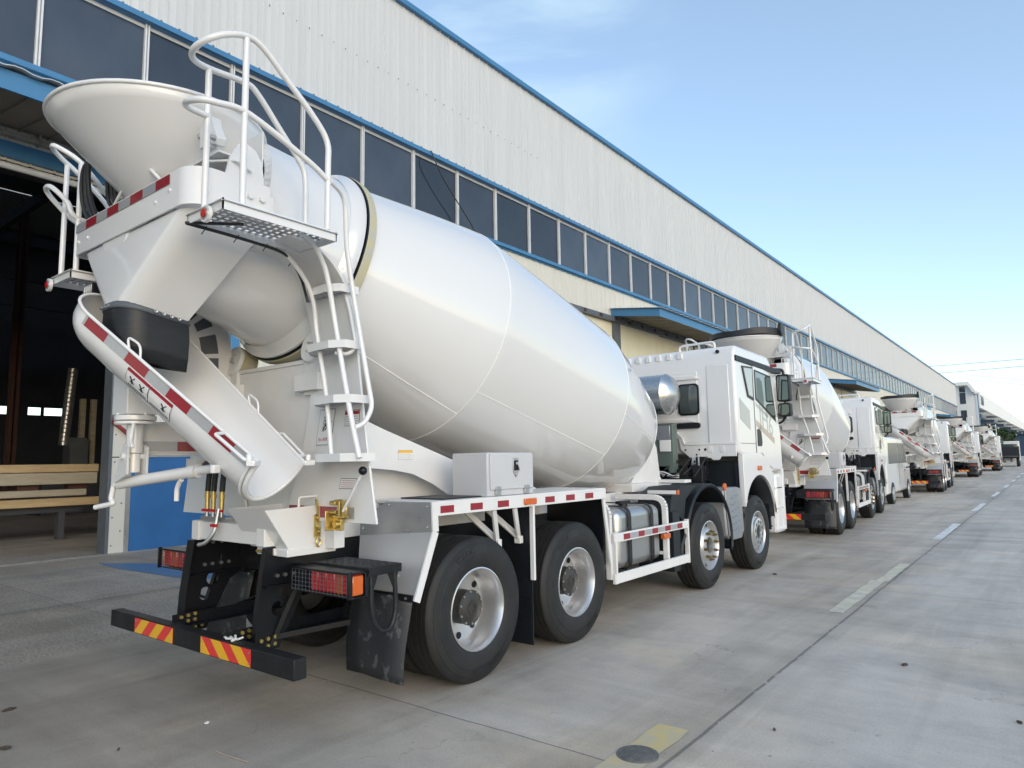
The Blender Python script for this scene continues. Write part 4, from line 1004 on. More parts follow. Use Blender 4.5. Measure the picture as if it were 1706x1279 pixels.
    for s in (1, -1):
        m = MB(); X = lambda pts: [(s*x, y, z) for x, y, z in pts]
        xo = 1.205 if s == 1 else 1.16
        if s == 1:
            m.tube(smooth_path(X([(1.2,-1.40,3.05),(1.2,-1.40,3.45),(1.2,-1.41,3.62),(1.2,-1.52,3.75),(1.2,-1.72,3.91),(1.2,-1.86,4.02),(1.2,-1.96,4.045),(1.2,-2.08,4.0),(1.16,-2.17,3.945),(1.06,-2.20,3.915),(.95,-2.15,3.92),(.9,-2.03,3.935),(.9,-1.80,3.95),(.9,-1.71,3.91),(.9,-1.55,3.74),(.9,-1.42,3.60),(.9,-1.36,3.50),(.9,-1.35,3.3),(.9,-1.35,3.05)]), 5), rr, 12)
            m.tube(smooth_path(X([(1.2,-1.40,3.37),(1.2,-1.56,3.45),(1.2,-1.94,3.585),(1.2,-2.13,3.575),(1.16,-2.21,3.575),(1.06,-2.23,3.59),(.95,-2.17,3.62),(.9,-2.02,3.64)]), 5), rr, 12)
            m.cyl((1.2,-1.97,3.0),(1.2,-1.97,4.03),rr,12).cyl((.9,-2.03,3.0),(.9,-2.03,3.93),rr,12)
        else:
            m.tube(smooth_path(X([(1.15,-1.66,3.05),(1.15,-1.66,3.42),(1.15,-1.75,3.66),(1.15,-1.96,3.86),(1.15,-2.10,3.96),(1.10,-2.18,4.0),(1.0,-2.19,3.98),(.92,-2.08,3.9),(.9,-1.98,3.80),(.9,-1.75,3.55),(.9,-1.66,3.40),(.9,-1.66,3.05)]), 5), rr, 12)
            m.tube(smooth_path(X([(1.15,-1.66,3.40),(1.15,-1.85,3.45),(1.15,-2.0,3.5),(1.15,-2.14,3.62),(1.12,-2.2,3.68),(1.0,-2.2,3.66),(.92,-2.12,3.55),(.9,-2.05,3.44),(.9,-1.66,3.40)]), 5), rr, 12)
            m.cyl((-1.15,-2.06,3.0),(-1.15,-2.06,3.92),rr,12).cyl((-.9,-2.05,3.0),(-.9,-2.05,3.86),rr,12)
        m.build('guard_rail', WH, T, smooth=60)
    lad = MB(); lad.tube(smooth_path([(1.245,-1.17,1.64),(1.14,-1.165,1.95),(1.01,-1.17,2.45),(1.0,-1.24,2.80),(1.01,-1.30,2.92),(1.05,-1.40,3.0),(1.09,-1.52,3.03)]), .0175, 12).tube(smooth_path([(.97,-1.17,1.64),(.90,-1.165,2.05),(.79,-1.165,2.48),(.79,-1.20,2.70),(.79,-1.28,2.85),(.82,-1.45,2.97),(.84,-1.6,3.02)]), .016, 12)
    lad.tube(fillet([(1.2,-1.38,3.37),(1.14,-1.22,3.34),(1.10,-1.17,3.0),(1.09,-1.10,2.70),(1.19,-1.06,2.13),(1.225,-1.05,1.96),(1.21,-1.10,1.86),(1.195,-1.165,1.83)], .09, 6), .016, 12)
    lad.tube(fillet([(.86,-1.12,2.93),(.97,-1.10,2.82),(1.03,-1.08,2.62),(1.07,-1.06,2.38),(1.05,-1.1,2.32),(.98,-1.16,2.33)], .06, 6), .014, 10)
    lm = lad.build('ladder', WH, T, smooth=60)
    for (xa, xb, z) in ((.70,1.22,1.625),(.68,1.15,2.0),(.60,1.09,2.36),(.57,1.04,2.74)):
        m = MB(); ln = [(xa,-1.02),(xa+.03,-1.10),(xa+.14,-1.20),(xb-.10,-1.22),(xb,-1.17),(xb,-1.02)]
        m.prism(ln, 'z', z, z+.006, 1)
        for (p, q) in zip(ln[:-1], ln[1:]): m.bar((p[0],p[1],z+.02), (q[0],q[1],z+.02), .005, .052)
        for i in range(5):
            for j in range(2): m.cyl((xa+.16+.055*i,-1.17+.06*j,z-.001),(xa+.16+.055*i,-1.17+.06*j,z-.003),.014,8,1)
        m.build('ladder_step', [WH, M['galv']], lm, smooth=0)
    m = MB(); m.pipe([(1.0,-1.01,3.55),(1.02,-1.08,3.56)], .01); m.build('rail_clamp', WH, lm) if False else None
    # work lamp under left platform
    m = MB(); m.box((-.93,-1.98,2.86), (-.77,-1.88,2.95), 0); 
    for k in range(4): m.box((-.92+.038*k,-1.988,2.87), (-.89+.038*k,-1.98,2.94), 1)
    m.bar((-.85,-1.92,2.95),(-.85,-1.9,3.0),.04,.01); m.build('work_lamp', [BK, M['bolt']], T, bevel=.006)
    # ---------------- fuel tank, guard frame
    for s in (1, -1):
        m = MB(); m.prism([(s*.62,.50),(s*1.14,.50),(s*1.14,1.10),(s*.62,1.10)], 'y', 2.20, 3.18)
        ft = m.build('fuel_tank', M['brushed'], T, bevel=.09, seg=5)
        for y in (2.42,2.92):
            m = MB(); q = fillet([(s*.60,y,1.112),(s*1.152,y,1.112),(s*1.152,y,.49),(s*.62,y,.49)], .10, 6)
            for a, b in zip(q[:-1], q[1:]): m.bar(a, b, .055, .012, (0,1,0)) if False else m.add([V(a)+V((0,-.028,0)),V(a)+V((0,.028,0)),V(b)+V((0,.028,0)),V(b)+V((0,-.028,0))], [(0,1,2,3)])
            o = m.build('strap', M['plast'], ft, smooth=60); q = o.modifiers.new('thick','SOLIDIFY'); q.thickness = .01; q.offset = 1
        m = MB(); m.cyl((s*.95,2.66,1.10),(s*.95,2.66,1.14),.05,16).bar((s*.95,2.55,1.145),(s*.95,2.78,1.145),.06,.03); m.build('tank_cap', BK, ft, bevel=.005)
        for y in (2.42,2.92): m = MB(); m.bar((s*1.10,y,.49),(s*1.10,y,.40),.012,.012).bar((s*1.07,y-.03,.44),(s*1.13,y+.03,.44),.01,.01); m.build('strap_bolt', BK, ft)
        m = MB(); X = s*1.22
        def ebar(p, q, w_, h_): m.bar(p, q, w_, h_, (1,0,0) if abs(q[2]-p[2]) > abs(q[1]-p[1]) else (0,0,1))
        ebar((X,1.985,.41), (X,1.985,.90), .03, .05); ebar((X,3.665,.405), (X,3.665,.90), .03, .05)
        m.box((min(X-.015,X+.015),1.96,.80), (max(X-.015,X+.015),3.69,.885)); m.box((min(X-.016,X+.016),1.96,.41), (max(X-.016,X+.016),3.69,.505))
        for y in (1.97,3.22): 
            q = fillet([(s*.55,y,1.17),(s*1.17,y,1.17),(s*1.17,y,.45)], .14, 7)
            for a, b in zip(q[:-1], q[1:]): m.bar(a, b, .06, .045, (0,1,0))
        m.bar((s*.5,1.99,.56),(s*1.2,1.99,.56),.035,.035).bar((s*.5,3.22,.56),(s*1.2,3.22,.56),.035,.035)
        gf = m.build('side_guard', W2, T, bevel=.004)
        m = MB()
        for k in range(5): y = 2.22+.31*k; m.box((min(s*1.2355,s*1.2385),y-.075,.815), (max(s*1.2355,s*1.2385),y+.055,.87))
        for k in range(4): y = 2.22+.31*k+.155; m.box((min(s*1.2355,s*1.238),y-.09,.815), (max(s*1.2355,s*1.238),y+.07,.87), 1)
        m.build('reflective_strip', [M['red'], M['tape']], gf, smooth=0)
        m = MB(); m.box((min(s*1.19,s*1.24),3.05,.73), (max(s*1.19,s*1.24),3.20,.785)); m.build('side_marker', M['amber'], gf, bevel=.006)
    # blue water filter behind the tank
    m = MB(); m.cyl((.75,3.36,.78),(.75,3.36,.92),.06,16,1).cyl((.75,3.36,.92),(.75,3.36,1.0),.05,16,0).cyl((.75,3.36,1.0),(.75,3.36,1.02),.03,12,1); m.build('fuel_filter', [M['blue'], M['white2']], T, smooth=40)
    # ---------------- front mudguard (3rd axle), silencer box
    for s in (1, -1):
        y3 = AX_Y[2]; m = MB(); ro, ri = .735, .685; cz = .55
        x0, x1 = s*.76, s*1.205
        oa = arc((y3,cz), ro, R(-8), R(160), 24); 
        vs = []; L = []
        for (y, z) in oa: L.append((y, z))
        L = [(y3+.70,.36)]+L+[(y3-1.10,1.05 if False else .95),(y3-1.10,.32)] if False else [(y3+.70,.40)]+L+[(y3-.86,.62),(y3-.90,.34)]
        for (y, z) in L: vs += [(x0,y,z),(x1,y,z)]
        n = len(L); m.add(vs, [(2*k, 2*k+1, 2*k+3, 2*k+2) for k in range(n-1)])
        # outer lip and back wall
        lip = []
        for (y, z) in L:
            dv = V((0, y3-y, cz-z)); dv = dv.normalized()*.05 if dv.length > 0 else dv; lip += [(x1,y,z),(x1+s*.02,y+dv.y*.4,z+dv.z*.4),(x1+s*.004,y+dv.y,z+dv.z)]
        m.add(lip, [(3*k+j, 3*k+j+1, 3*k+j+4, 3*k+j+3) for k in range(n-1) for j in range(2)])
        m.box((min(x0,x1),y3-1.06,.34), (max(x0,x1),y3-.88,1.0)) ; m.prism([(y3-1.06,1.0),(y3-.88,1.0),(y3-.70,.85),(y3-.62,1.12),(y3-.30,1.275),(y3-.75,1.27),(y3-1.0,1.18)], 'x', x0, x1-s*.03)
        mg = m.build('front_mudguard', M['plast'], T, smooth=35); q = mg.modifiers.new('thick','SOLIDIFY'); q.thickness = .008
        m = MB(); m.bar((s*.9,3.36,1.22),(s*1.255,3.36,1.22),.04,.04,mi=0).box((min(s*1.255,s*1.28),3.34,1.195),(max(s*1.255,s*1.28),3.385,1.245),1); m.cyl((s*1.21,y3+.5,1.22),(s*1.235,y3+.5,1.22),.05,14,1)
        m.build('marker_arm', [M['white2'], M['amber']], mg, bevel=.004)
        m = MB(); side = [(4.76,1.0),(4.80,1.20),(5.50,1.20),(5.58,1.12),(5.58,.62),(5.42,.50),(5.12,.50),(4.80,.78)]
        side = [(4.93,1.20),(5.50,1.20),(5.56,1.14),(5.60,.60),(5.50,.50),(5.15,.50),(5.02,.58)]
        m.prism(side, 'x', s*.62, s*1.19); sb = m.build('silencer_box', M['silver'], T, bevel=.03, seg=3)
        m = MB(); m.prism([(a*.96+5.27*.04, b*.96+.85*.04) for a, b in side], 'x', s*1.1915, s*1.203)
        for k in range(6): m.bar((s*1.208,5.14+.012*k,1.06-.085*k),(s*1.208,5.40+.012*k,1.10-.085*k),.03,.012,(0,0,1),1)
        for y, z in ((4.98,1.15),(5.5,1.15),(5.52,.6),(5.12,.56)): m.cyl((s*1.203,y,z),(s*1.209,y,z),.012,8,2)
        m.build('heat_shield', [M['galv'], M['steel'], M['bolt']], sb, bevel=.01)
        m = MB(); m.box((min(s*.7,s*1.16),5.66,.55),(max(s*.7,s*1.16),5.72,1.55)); m.prism([(5.6,1.55),(5.78,1.55),(5.72,.85),(5.64,.85)],'x',s*1.10,s*1.20); m.build('splash_guard', M['plast'], T, bevel=.01)
        m = MB(); m.cyl((s*1.20,5.70,1.0),(s*1.225,5.70,1.0),.04,14); m.build('side_marker', M['amber'], T, bevel=.005)
    # ---------------- water tank and cooler behind the cab
    m = MB(); c = (0,4.98,2.50); rt_ = .285
    pr = [(-.75,0),(-.72,.12),(-.64,.22),(-.55,rt_),(.42,rt_),(.425,rt_+.006),(.44,rt_+.006),(.445,rt_-.004),(.50,.245),(.55,.17),(.58,.09),(.59,0)]
    m.lathe(pr, c, (1,0,0), 56); m.build('water_tank', M['steel'], T, smooth=35)
    m = MB(); m.box((-.2,4.75,2.08), (.0,5.15,2.22)); m.box((-.1,4.9,1.3), (.0,5.0,2.1)); m.build('tank_stand', BK, T)
    m = MB(); m.box((.14,5.0,1.40), (.47,5.16,2.09), 0); m.box((.20,4.988,1.86), (.44,5.0,2.06), 1); m.box((.28,4.982,1.70), (.45,4.988,1.86), 2)
    for z in (1.55,1.62,1.68): m.cyl((.18,4.998,z),(.18,4.97,z),.02,10,3)
    m.build('oil_cooler', [M['green'], M['galv'], M['sticker'], M['bolt']], T, bevel=.006)
    for k in range(3): m = MB(); m.tube(smooth_path([(.1+.08*k,4.6,1.5-.05*k),(.16+.1*k,4.85,1.42),(.3+.08*k,5.0,1.36),(.5,5.1,1.33+.03*k)]), .014, 8); m.build('cooler_hose', [M['bolt']], T, smooth=60)
    make_cab(T)
    return T

def make_cab(T):
    W = 1.22
    # side profile (y, z), extruded; back wall sits at y = 5.52
    prof = [(5.52,1.66),(5.50,3.05),(5.57,3.19),(6.95,3.17),(7.10,3.08),(7.42,2.02),(7.46,1.40),(6.85,1.36),(6.74,1.60),(5.75,1.62)]
    m = MB(); m.prism(prof, 'x', -W, W)
    cab = m.build('cab', M['cabw'], T, bevel=.045, seg=3, smooth=40)
    # back wall pressings
    m = MB(); y = 5.505
    def pp(poly, a, b, mi=0): m.prism(poly, 'y', a, b, mi)
    for x0, x1, z0, z1 in ((-1.0,.66,2.10,2.86),(.80,1.12,1.78,2.92)):
        pp([(x0,z0),(x1,z0),(x1,z1),(x0,z1)], y-.008, y+.01)
    pp([(-1.05,2.74),(.70,2.74),(.60,2.80),(-1.05,2.80)], y-.035, y+.01); pp([(-1.05,2.12),(.62,2.12),(.52,2.17),(-1.05,2.17)], y-.035, y+.01)
    for k in range(9): x = -1.0+.17*k; pp([(x,3.055),(x+.09,3.055),(x+.075,3.155),(x+.015,3.155)], y-.015, y+.05)
    pp([(-1.19,3.025),(1.2,3.025),(1.2,3.05),(-1.19,3.05)], y-.004, y+.01)
    m.build('back_wall_pressing', M['cabw'], cab, bevel=.008)
    # lower back skirt with the notched outline
    m = MB(); low = [(-1.18,1.98),(.10,1.98),(.34,1.98),(.40,1.90),(.43,1.80),(1.19,1.80),(1.19,1.62),(.98,1.62),(.94,1.57),(.86,1.57),(.82,1.60),(.72,1.60),(.68,1.45),(.62,1.42),(.56,1.44),(.50,1.62),(.38,1.72),(.35,1.88),(.30,1.91),(-1.18,1.91)]
    m.prism(low, 'y', 5.47, 5.50)
    pts = [(-1.18,1.985),(.30,1.985),(.40,1.90),(.43,1.80),(1.2,1.80)]
    for a, b in zip(pts[:-1], pts[1:]): m.bar((a[0],5.475,a[1]), (b[0],5.475,b[1]), .03, .03, (0,1,0))
    for x in (.12,.20,.82,1.0): m.box((x-.03,5.462,1.68 if x > .5 else 1.93), (x+.03,5.47,1.77 if x > .5 else 1.97))
    m.mat(1)
    for x, z in ((.75,1.72),(.45,1.72),(.58,1.55),(.66,1.72),(.62,1.65),(.6,1.8)): m.cyl((x,5.469,z), (x,5.464,z), .014 if x != .75 else .02, 10)
    m.build('back_skirt', [M['cabw'], BK], cab, bevel=.006)
    m = MB(); rr = [(x*.27+.28, z) for x, z in ((.0,0),)]
    def rrect(x0, x1, z0, z1, r): return [p for c, a in (((x1-r,z1-r),0),((x0+r,z1-r),90),((x0+r,z0+r),180),((x1-r,z0+r),270)) for p in arc(c, r, R(a), R(a+90), 4)]
    m.prism(rrect(.36,.68,2.22,2.68,.06), 'y', 5.482, 5.50, 0); m.prism(rrect(.385,.655,2.245,2.655,.05), 'y', 5.478, 5.484, 1); m.build('rear_window', [BK, M['glass']], cab)
    m = MB(); m.prism(rrect(.32,.68,2.03,2.11,.03), 'y', 5.48, 5.505); m.build('air_vent', M['plast'], cab)
    m = MB(); m.cyl((.98,5.52,3.11),(.98,5.495,3.11),.026,14); m.build('plug', BK, cab)
    # roof: rack bow, beacon, side gutter
    m = MB()
    m.pipe([(.30,5.75,3.15),(.30,5.75,3.29),(.85,5.75,3.30),(.85,5.75,3.15)], .018, 8, .06); m.pipe([(.30,5.75,3.24),(.30,5.95,3.15)], .013, 8); m.build('roof_bow', M['cabw'], cab, smooth=60)
    m = MB(); m.cyl((1.0,6.0,3.15),(1.0,6.0,3.22),.06,14).cyl((.9,6.0,3.16),(.9,6.3,3.19),.03,10).bar((.85,5.95,3.20),(1.1,6.2,3.20),.03,.03); m.build('air_horn', BK, cab, bevel=.004)
    for s in (1, -1):
        X = s*(W+.001)
        def sp(poly, a, b, mi=0): m.prism(poly, 'x', s*(W+a), s*(W+b), mi)
        m = MB(); sp([(5.52,3.04),(7.0,3.02),(7.0,2.94),(5.52,2.96)], .0, .018); m.build('roof_gutter', M['plast'], cab, bevel=.004)
        # door
        m = MB(); sp([(6.23,1.66),(6.45,1.66),(6.75,1.48),(6.90,1.42),(7.30,1.40),(7.36,1.95),(7.20,2.45),(7.06,2.93),(6.235,2.95),(6.23,2.3)], .0, .012); door = m.build('door', M['cabw'], cab, bevel=.006)
        m = MB(); sp([(6.26,2.45),(7.16,2.15),(7.16,2.26),(7.00,2.86),(6.26,2.90)], .0125, .018, 0); sp([(6.29,2.475),(7.13,2.195),(7.13,2.26),(6.975,2.83),(6.29,2.87)], .0165, .0205, 1)
        sp([(6.31,2.475),(6.60,2.38),(6.62,2.5),(6.56,2.74),(6.45,2.79),(6.33,2.78)], .0205, .0215, 2)
        m.build('door_window', [BK, M['glass'], M['green']], door)
        m = MB(); sp([(5.95,2.47),(6.20,2.43),(6.21,2.93),(5.76,2.91)], .002, .013, 0); sp([(5.985,2.50),(6.15,2.475),(6.17,2.90),(5.81,2.885)], .010, .0165, 1); m.build('quarter_window', [BK, mat('pale reflecting glass', (.38,.38,.35), .06, coat=1)], cab)
        m = MB(); sp([(6.26,1.76),(6.43,1.76),(6.46,1.82),(6.43,1.98),(6.32,2.02),(6.26,2.0)], .0125, .02); m.build('door_handle', BK, door, bevel=.004)
        # decal: letters and stripe
        m = MB(); so_ = s*(W+.0135); sl_ = -.32
        u = (0, .95*1, sl_*.95) ; 
        uu = V((0,1,sl_)).normalized(); ww = V((0,0,1))
        if s == 1:
            m.text('JH6', .44, (so_, 6.70, 2.13), uu, ww, .001, 0)
        m.flat([(0,0),(.85,0),(.85,.09),(0,.09)], (so_, 6.24, 2.06), uu if s == 1 else uu, ww if s == 1 else ww, .001*s, 1)
        m.flat([(0,0),(.55,0),(.55,.05),(0,.05)], (so_, 6.26, 2.36), uu, ww, .001, 0) if s == 1 else None
        m.flat([(0,0),(.42,-.02),(.42,.26),(0,.30)], (s*(W+.002), 5.62, 2.14), uu, ww, .001, 0) if s == 1 else None
        m.build('door_decal', [M['grey_ink'], M['tan_ink']], door, smooth=0)
        # shut lines
        m = MB(); sp([(6.212,1.66),(6.226,1.66),(6.226,2.95),(6.212,2.95)], .0, .003); sp([(5.6,1.795),(6.21,1.795),(6.21,1.803),(5.6,1.803)], -.0, .003); m.build('shut_line', M['darksteel'], cab)
        # wheel-arch fender below door
        y4 = AX_Y[3]; ar = arc((y4+.05,.66), .68, R(158), R(8), 18)
        poly = [(5.60,1.0)]+[(5.58,1.645),(6.30,1.665),(6.62,1.58),(6.84,1.36),(6.90,1.0),(6.90,.80)]+[p for p in ar[::-1]]
        m = MB(); m.prism(poly, 'x', s*1.17, s*(W+.022)); fd = m.build('cab_fender', M['cabw'], T, bevel=.02, seg=3)
        m = MB(); m.box((min(s*(W+.02),s*(W+.045)),6.16,1.41), (max(s*(W+.02),s*(W+.045)),6.31,1.475)); m.build('indicator', M['amber'], fd, bevel=.008)
        m = MB(); a1 = arc((y4+.05,.66), .66, R(170), R(0), 18); vs = []
        for p in a1: vs += [(s*.72,p[0],p[1]),(s*1.215,p[0],p[1])]
        m.add(vs, [(2*k,2*k+1,2*k+3,2*k+2) for k in range(18)]); o = m.build('arch_liner', M['plast'], T, smooth=40); q = o.modifiers.new('thick','SOLIDIFY'); q.thickness = .01
        # steps
        m = MB(); m.box((min(s*.98,s*1.215),6.95,.46), (max(s*.98,s*1.215),7.42,.50)).box((min(s*1.0,s*1.215),6.98,.80), (max(s*1.0,s*1.215),7.42,.83)).box((min(s*1.0,s*1.2),6.98,1.10), (max(s*1.0,s*1.2),7.42,1.13)).box((min(s*.96,s*1.0),6.95,.46), (max(s*.96,s*1.0),7.45,1.42)).box((min(s*.98,s*1.22),7.38,.46), (max(s*.98,s*1.22),7.46,1.42)).box((min(s*1.08,s*1.215),6.90,.46), (max(s*1.08,s*1.215),6.98,1.36))
        m.build('entry_step', M['cabw'], T, bevel=.008)
        m = MB(); m.box((min(s*1.0,s*1.16),6.86,.50), (max(s*1.0,s*1.16),6.95,1.12)); 
        for k in range(4): m.box((min(s*.99,s*1.175),6.85,.54+.15*k), (max(s*.99,s*1.175),6.95,.56+.15*k))
        m.build('step_liner', M['plast'], T, bevel=.004)
        # mirrors
        m = MB(); xm = s*1.33
        m.pipe([(s*1.10,7.15,3.02),(s*1.22,7.33,3.0),(s*1.33,7.36,2.99),(s*1.34,7.36,2.88)], .022, 8, .05); m.pipe([(s*1.17,7.36,2.12),(s*1.28,7.36,2.15),(s*1.33,7.36,2.25)], .018, 8, .05); m.cyl((s*1.33,7.37,2.2),(s*1.33,7.37,2.92),.014,8); m.bar((s*1.18,6.72,2.97),(s*1.27,7.30,2.95),.10,.07)
        ma = m.build('mirror_arm', BK, cab, smooth=40)
        m = MB(); m.prism(rrect(xm-.105,xm+.105,2.475,2.91,.04), 'y', 7.30, 7.42); m.build('mirror_housing', M['plast'], ma, bevel=.015, seg=3)
        m = MB(); m.prism(rrect(xm-.095,xm+.105,2.235,2.45,.04), 'y', 7.30, 7.42); m.build('mirror_housing', M['plast'], ma, bevel=.015, seg=3)
        mg = bpy.data.materials.get('mirror glass') or mat('mirror glass', (.16,.19,.19), .03, metal=1)
        m = MB(); m.prism(rrect(xm-.08,xm+.08,2.50,2.885,.03), 'y', 7.292, 7.299); m.build('mirror_glass', mg, ma); m = MB(); m.prism(rrect(xm-.07,xm+.08,2.26,2.425,.03), 'y', 7.292, 7.299); m.build('mirror_glass', mg, ma)
    # front: windscreen, grille, bumper
    m = MB(); m.add([(-1.08,7.135,2.93),(1.08,7.135,2.93),(1.12,7.43,2.10),(-1.12,7.43,2.10)], [(0,1,2,3)]); o = m.build('windscreen', M['glass'], cab); q = o.modifiers.new('thick','SOLIDIFY'); q.thickness = .012
    m = MB(); m.box((-1.0,7.44,1.42), (1.0,7.475,1.98), 0)
    for k in range(5): m.box((-.95,7.47,1.48+.1*k), (.95,7.49,1.50+.1*k), 1)
    m.build('grille', [BK, M['bolt']], cab, bevel=.006)
    m = MB(); m.box((-1.2,7.1,.42), (1.2,7.52,1.34)); fb = m.build('front_bumper', M['cabw'], T, bevel=.05, seg=3)
    for s in (1, -1):
        m = MB(); m.prism([(s*.70,.78),(s*1.12,.80),(s*1.15,1.08),(s*.74,1.0)], 'y', 7.50, 7.535); m.build('headlight', M['bolt'], fb, bevel=.01)
    m = MB(); m.pipe([(.9,7.20,3.0),(.9,7.45,3.04),(-.9,7.45,3.04),(-.9,7.20,3.0)], .02, 8); m.build('sun_visor', M['plast'], cab, smooth=40)

GROUP = 'concrete mixer trucks parked nose to tail along the shed'
truck = make_truck(); truck['group'] = GROUP
truck['label'] = 'nearest white concrete mixer truck with open uncovered feed hopper, its rear facing the viewer'
SPOTS = [(-.05, 11.35, R(3.0), 'white mixer truck with black hopper cover directly ahead of the nearest mixer'),
         (-.25, 30.2, R(2.5), 'white mixer truck with black hopper cover, parked just beyond the white van'),
         (-.55, 52.0, R(2.0), 'small distant white mixer truck, fourth from the viewer, second from last of the mixers'),
         (-.25, 71.0, R(1.2), 'farthest white mixer truck, directly before the dark truck at the row end')]
for i, (x, y, a, lab) in enumerate(SPOTS):
    c = copy_tree(truck); c.location = (x, y, 0); c.rotation_euler = (0,0,a); c['label'] = lab
    for ch in list(c.children):
        if ch.name.startswith('hydraulic_hose'): bpy.data.objects.remove(ch)
    # these carry a black rubber hopper cover
    m = MB(); S = 40; yc, zc, rh = -1.88, 3.915, .69; rg = []
    for k in range(S): a_ = 2*math.pi*k/S; rg.append((rh*math.cos(a_), yc+rh*math.sin(a_), zc+.02*math.sin(a_)+.012*math.sin(5*a_)))
    top = [(x_*1.0, yc+(y_-yc)*1.0, z_+.085+.05*(x_+.69)/1.38) for x_, y_, z_ in rg]; mid = [(x_*.5, yc+(y_-yc)*.5, z_+.09) for x_, y_, z_ in rg]
    m.add(rg+top+mid+[(0,yc,zc+.10)], [(k, (k+1) % S, S+(k+1) % S, S+k) for k in range(S)]+[(S+k, S+(k+1) % S, 2*S+(k+1) % S, 2*S+k) for k in range(S)]+[(2*S+k, 2*S+(k+1) % S, 3*S) for k in range(S)])
    m.cyl((.66,yc-.1,zc+.10),(.72,yc-.1,zc+.10),.13,20)
    if i == 0: cover_me = m.build('hopper_cover', M['cover'], c, smooth=50).data
    else:
        o = bpy.data.objects.new('hopper_cover', cover_me); COL.objects.link(o); o.parent = c

# ------------------------------------------------------------------ setting: ground, markings
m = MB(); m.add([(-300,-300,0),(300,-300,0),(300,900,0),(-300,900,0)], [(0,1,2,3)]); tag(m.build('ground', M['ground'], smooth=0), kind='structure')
def strip(name, x0, x1, y0, y1, mt, z=.004, jag=.02):
    m = MB(); n = max(4, int((y1-y0)/.15)); rr = random.Random(int(y0*10)); vs = []
    for k in range(n+1):
        y = y0+(y1-y0)*k/n; vs += [(x0+rr.uniform(-jag,jag)*.5, y, z), (x1+rr.uniform(-jag,jag)*.5, y, z)]
    m.add(vs, [(2*k, 2*k+1, 2*k+3, 2*k+2) for k in range(n)]); return tag(m.build(name, mt, smooth=0), kind='structure')
strip('road_marking', 2.61, 2.81, -1.4, .03, M['roadyel'])
strip('road_marking', 2.67, 2.82, 3.80, 6.0, M['roadpale']); strip('road_marking', 2.73, 2.86, 6.0, 7.75, M['roadpale'])
y = 11.3; k = 0
while y < 150:
    L = 3.6 if k else 3.6
    strip('road_marking', 2.72, 2.87, y, y+L, M['roadwhite']); y += 7.9; k += 1
strip('road_marking', 1.05, 1.18, 2.9, 4.1, M['roadwhite'], jag=.06) if False else None
m = MB(); m.add([(-8.2,1.05,.004),(-7.2,.96,.004),(-6.5,1.02,.004),(-5.6,1.05,.004),(-5.0,1.28,.004),(-4.9,1.9,.004),(-5.6,2.6,.004),(-9.3,2.6,.004)], [(0,1,2,3,4,5,6)]); tag(m.build('painted_floor_patch', M['bluefloor'], smooth=0), kind='structure')
m = MB(); m.box((-9.6,-8,-.05), (-9.36,34,.012)); m.box((-9.30,-8,-.05),(-9.22,34,.006)); tag(m.build('threshold_kerb', M['alu'], smooth=0), kind='structure')

# manhole cover
t = thing('manhole_cover', 'round cast iron manhole cover set into the faded yellow road line', 'manhole cover', (2.715,-.445,.004))
m = MB(); m.cyl((0,0,-.02),(0,0,.004),.115,40); m.build('rim', M['iron'], t)
m = MB(); m.cyl((0,0,0),(0,0,.0065),.104,40,0)
for k in range(-6, 7):
    w_ = math.sqrt(max(0, .098**2-(k*.0155)**2)); m.box((-w_,k*.0155-.004,.0065), (w_,k*.0155+.004,.0105))
m.build('lid', M['iron'], t)

# ------------------------------------------------------------------ the long shed
BX, Y0, Y1, ZR = -9.43, -32.0, 158.0, 15.14
ZT, ZB = 10.75, 8.89            # window band
hall = thing('factory_hall', 'very long grey corrugated factory hall with a dark window band and blue trim', 'factory', (BX, 0, 0))
MUL = 1.893; K0 = -17; K1 = 83
def yk(k): return .07+MUL*k
def loc(v): return [(x-BX, y, z) for x, y, z in v]
class LB(MB):
    def build(s, *a, **k): s.v = loc(s.v); return MB.build(s, *a, **k)
def corrugated(x, y0, y1, z0, z1, pitch=MUL/5, depth=.030, rib=.05):
    m = LB(); n0 = math.floor((y0-.07)/pitch); pts = []
    y = y0; k = n0
    pts.append((x, y0))
    while True:
        c = .07+pitch*k
        if c-rib > y1: break
        if c-rib > y0 and c+rib < y1: pts += [(x, c-rib*.55), (x+depth, c-rib*.25), (x+depth, c+rib*.25), (x, c+rib*.55)]
        # shallow stiffening lines between ribs
        if c+pitch*.5+.02 < y1 and c+pitch*.5 > y0: pts += [(x, c+pitch*.5-.015), (x+.004, c+pitch*.5), (x, c+pitch*.5+.015)]
        k += 1
    pts.append((x, y1)); pts = sorted(pts, key=lambda p: p[1]); n = len(pts)
    m.add([(a, b, z0) for a, b in pts]+[(a, b, z1) for a, b in pts], [(i, i+1, n+i+1, n+i) for i in range(n-1)]); return m
corrugated(BX, Y0, Y1, ZT+.05, ZR-.02).build('upper_cladding', M['wall'], hall, smooth=20)
# lower cladding between the door openings
DOORS = [(-7.2,1.60,7.0), (17.3,33.5,7.42), (56.5,66.0,7.42), (90.5,100.0,7.42), (122.5,132.0,7.42)]
def lower(y0, y1, z0, z1): corrugated(BX, y0, y1, z0, z1).build('lower_cladding', M['cream'], hall, smooth=20)
lower(Y0, -7.2, 0, ZB-.12); lower(-7.2, 1.6, 7.0, ZB-.12)
lower(2.42, 17.3, 1.82, ZB-.12); lower(1.93, 2.42, 1.82, ZB-.12)
prev = 17.3
for a, b, h in DOORS[1:]:
    if a > prev+.01: lower(prev, a, 0, ZB-.12)
    lower(a, b, h, ZB-.12); prev = b
lower(prev, Y1, 0, ZB-.12)
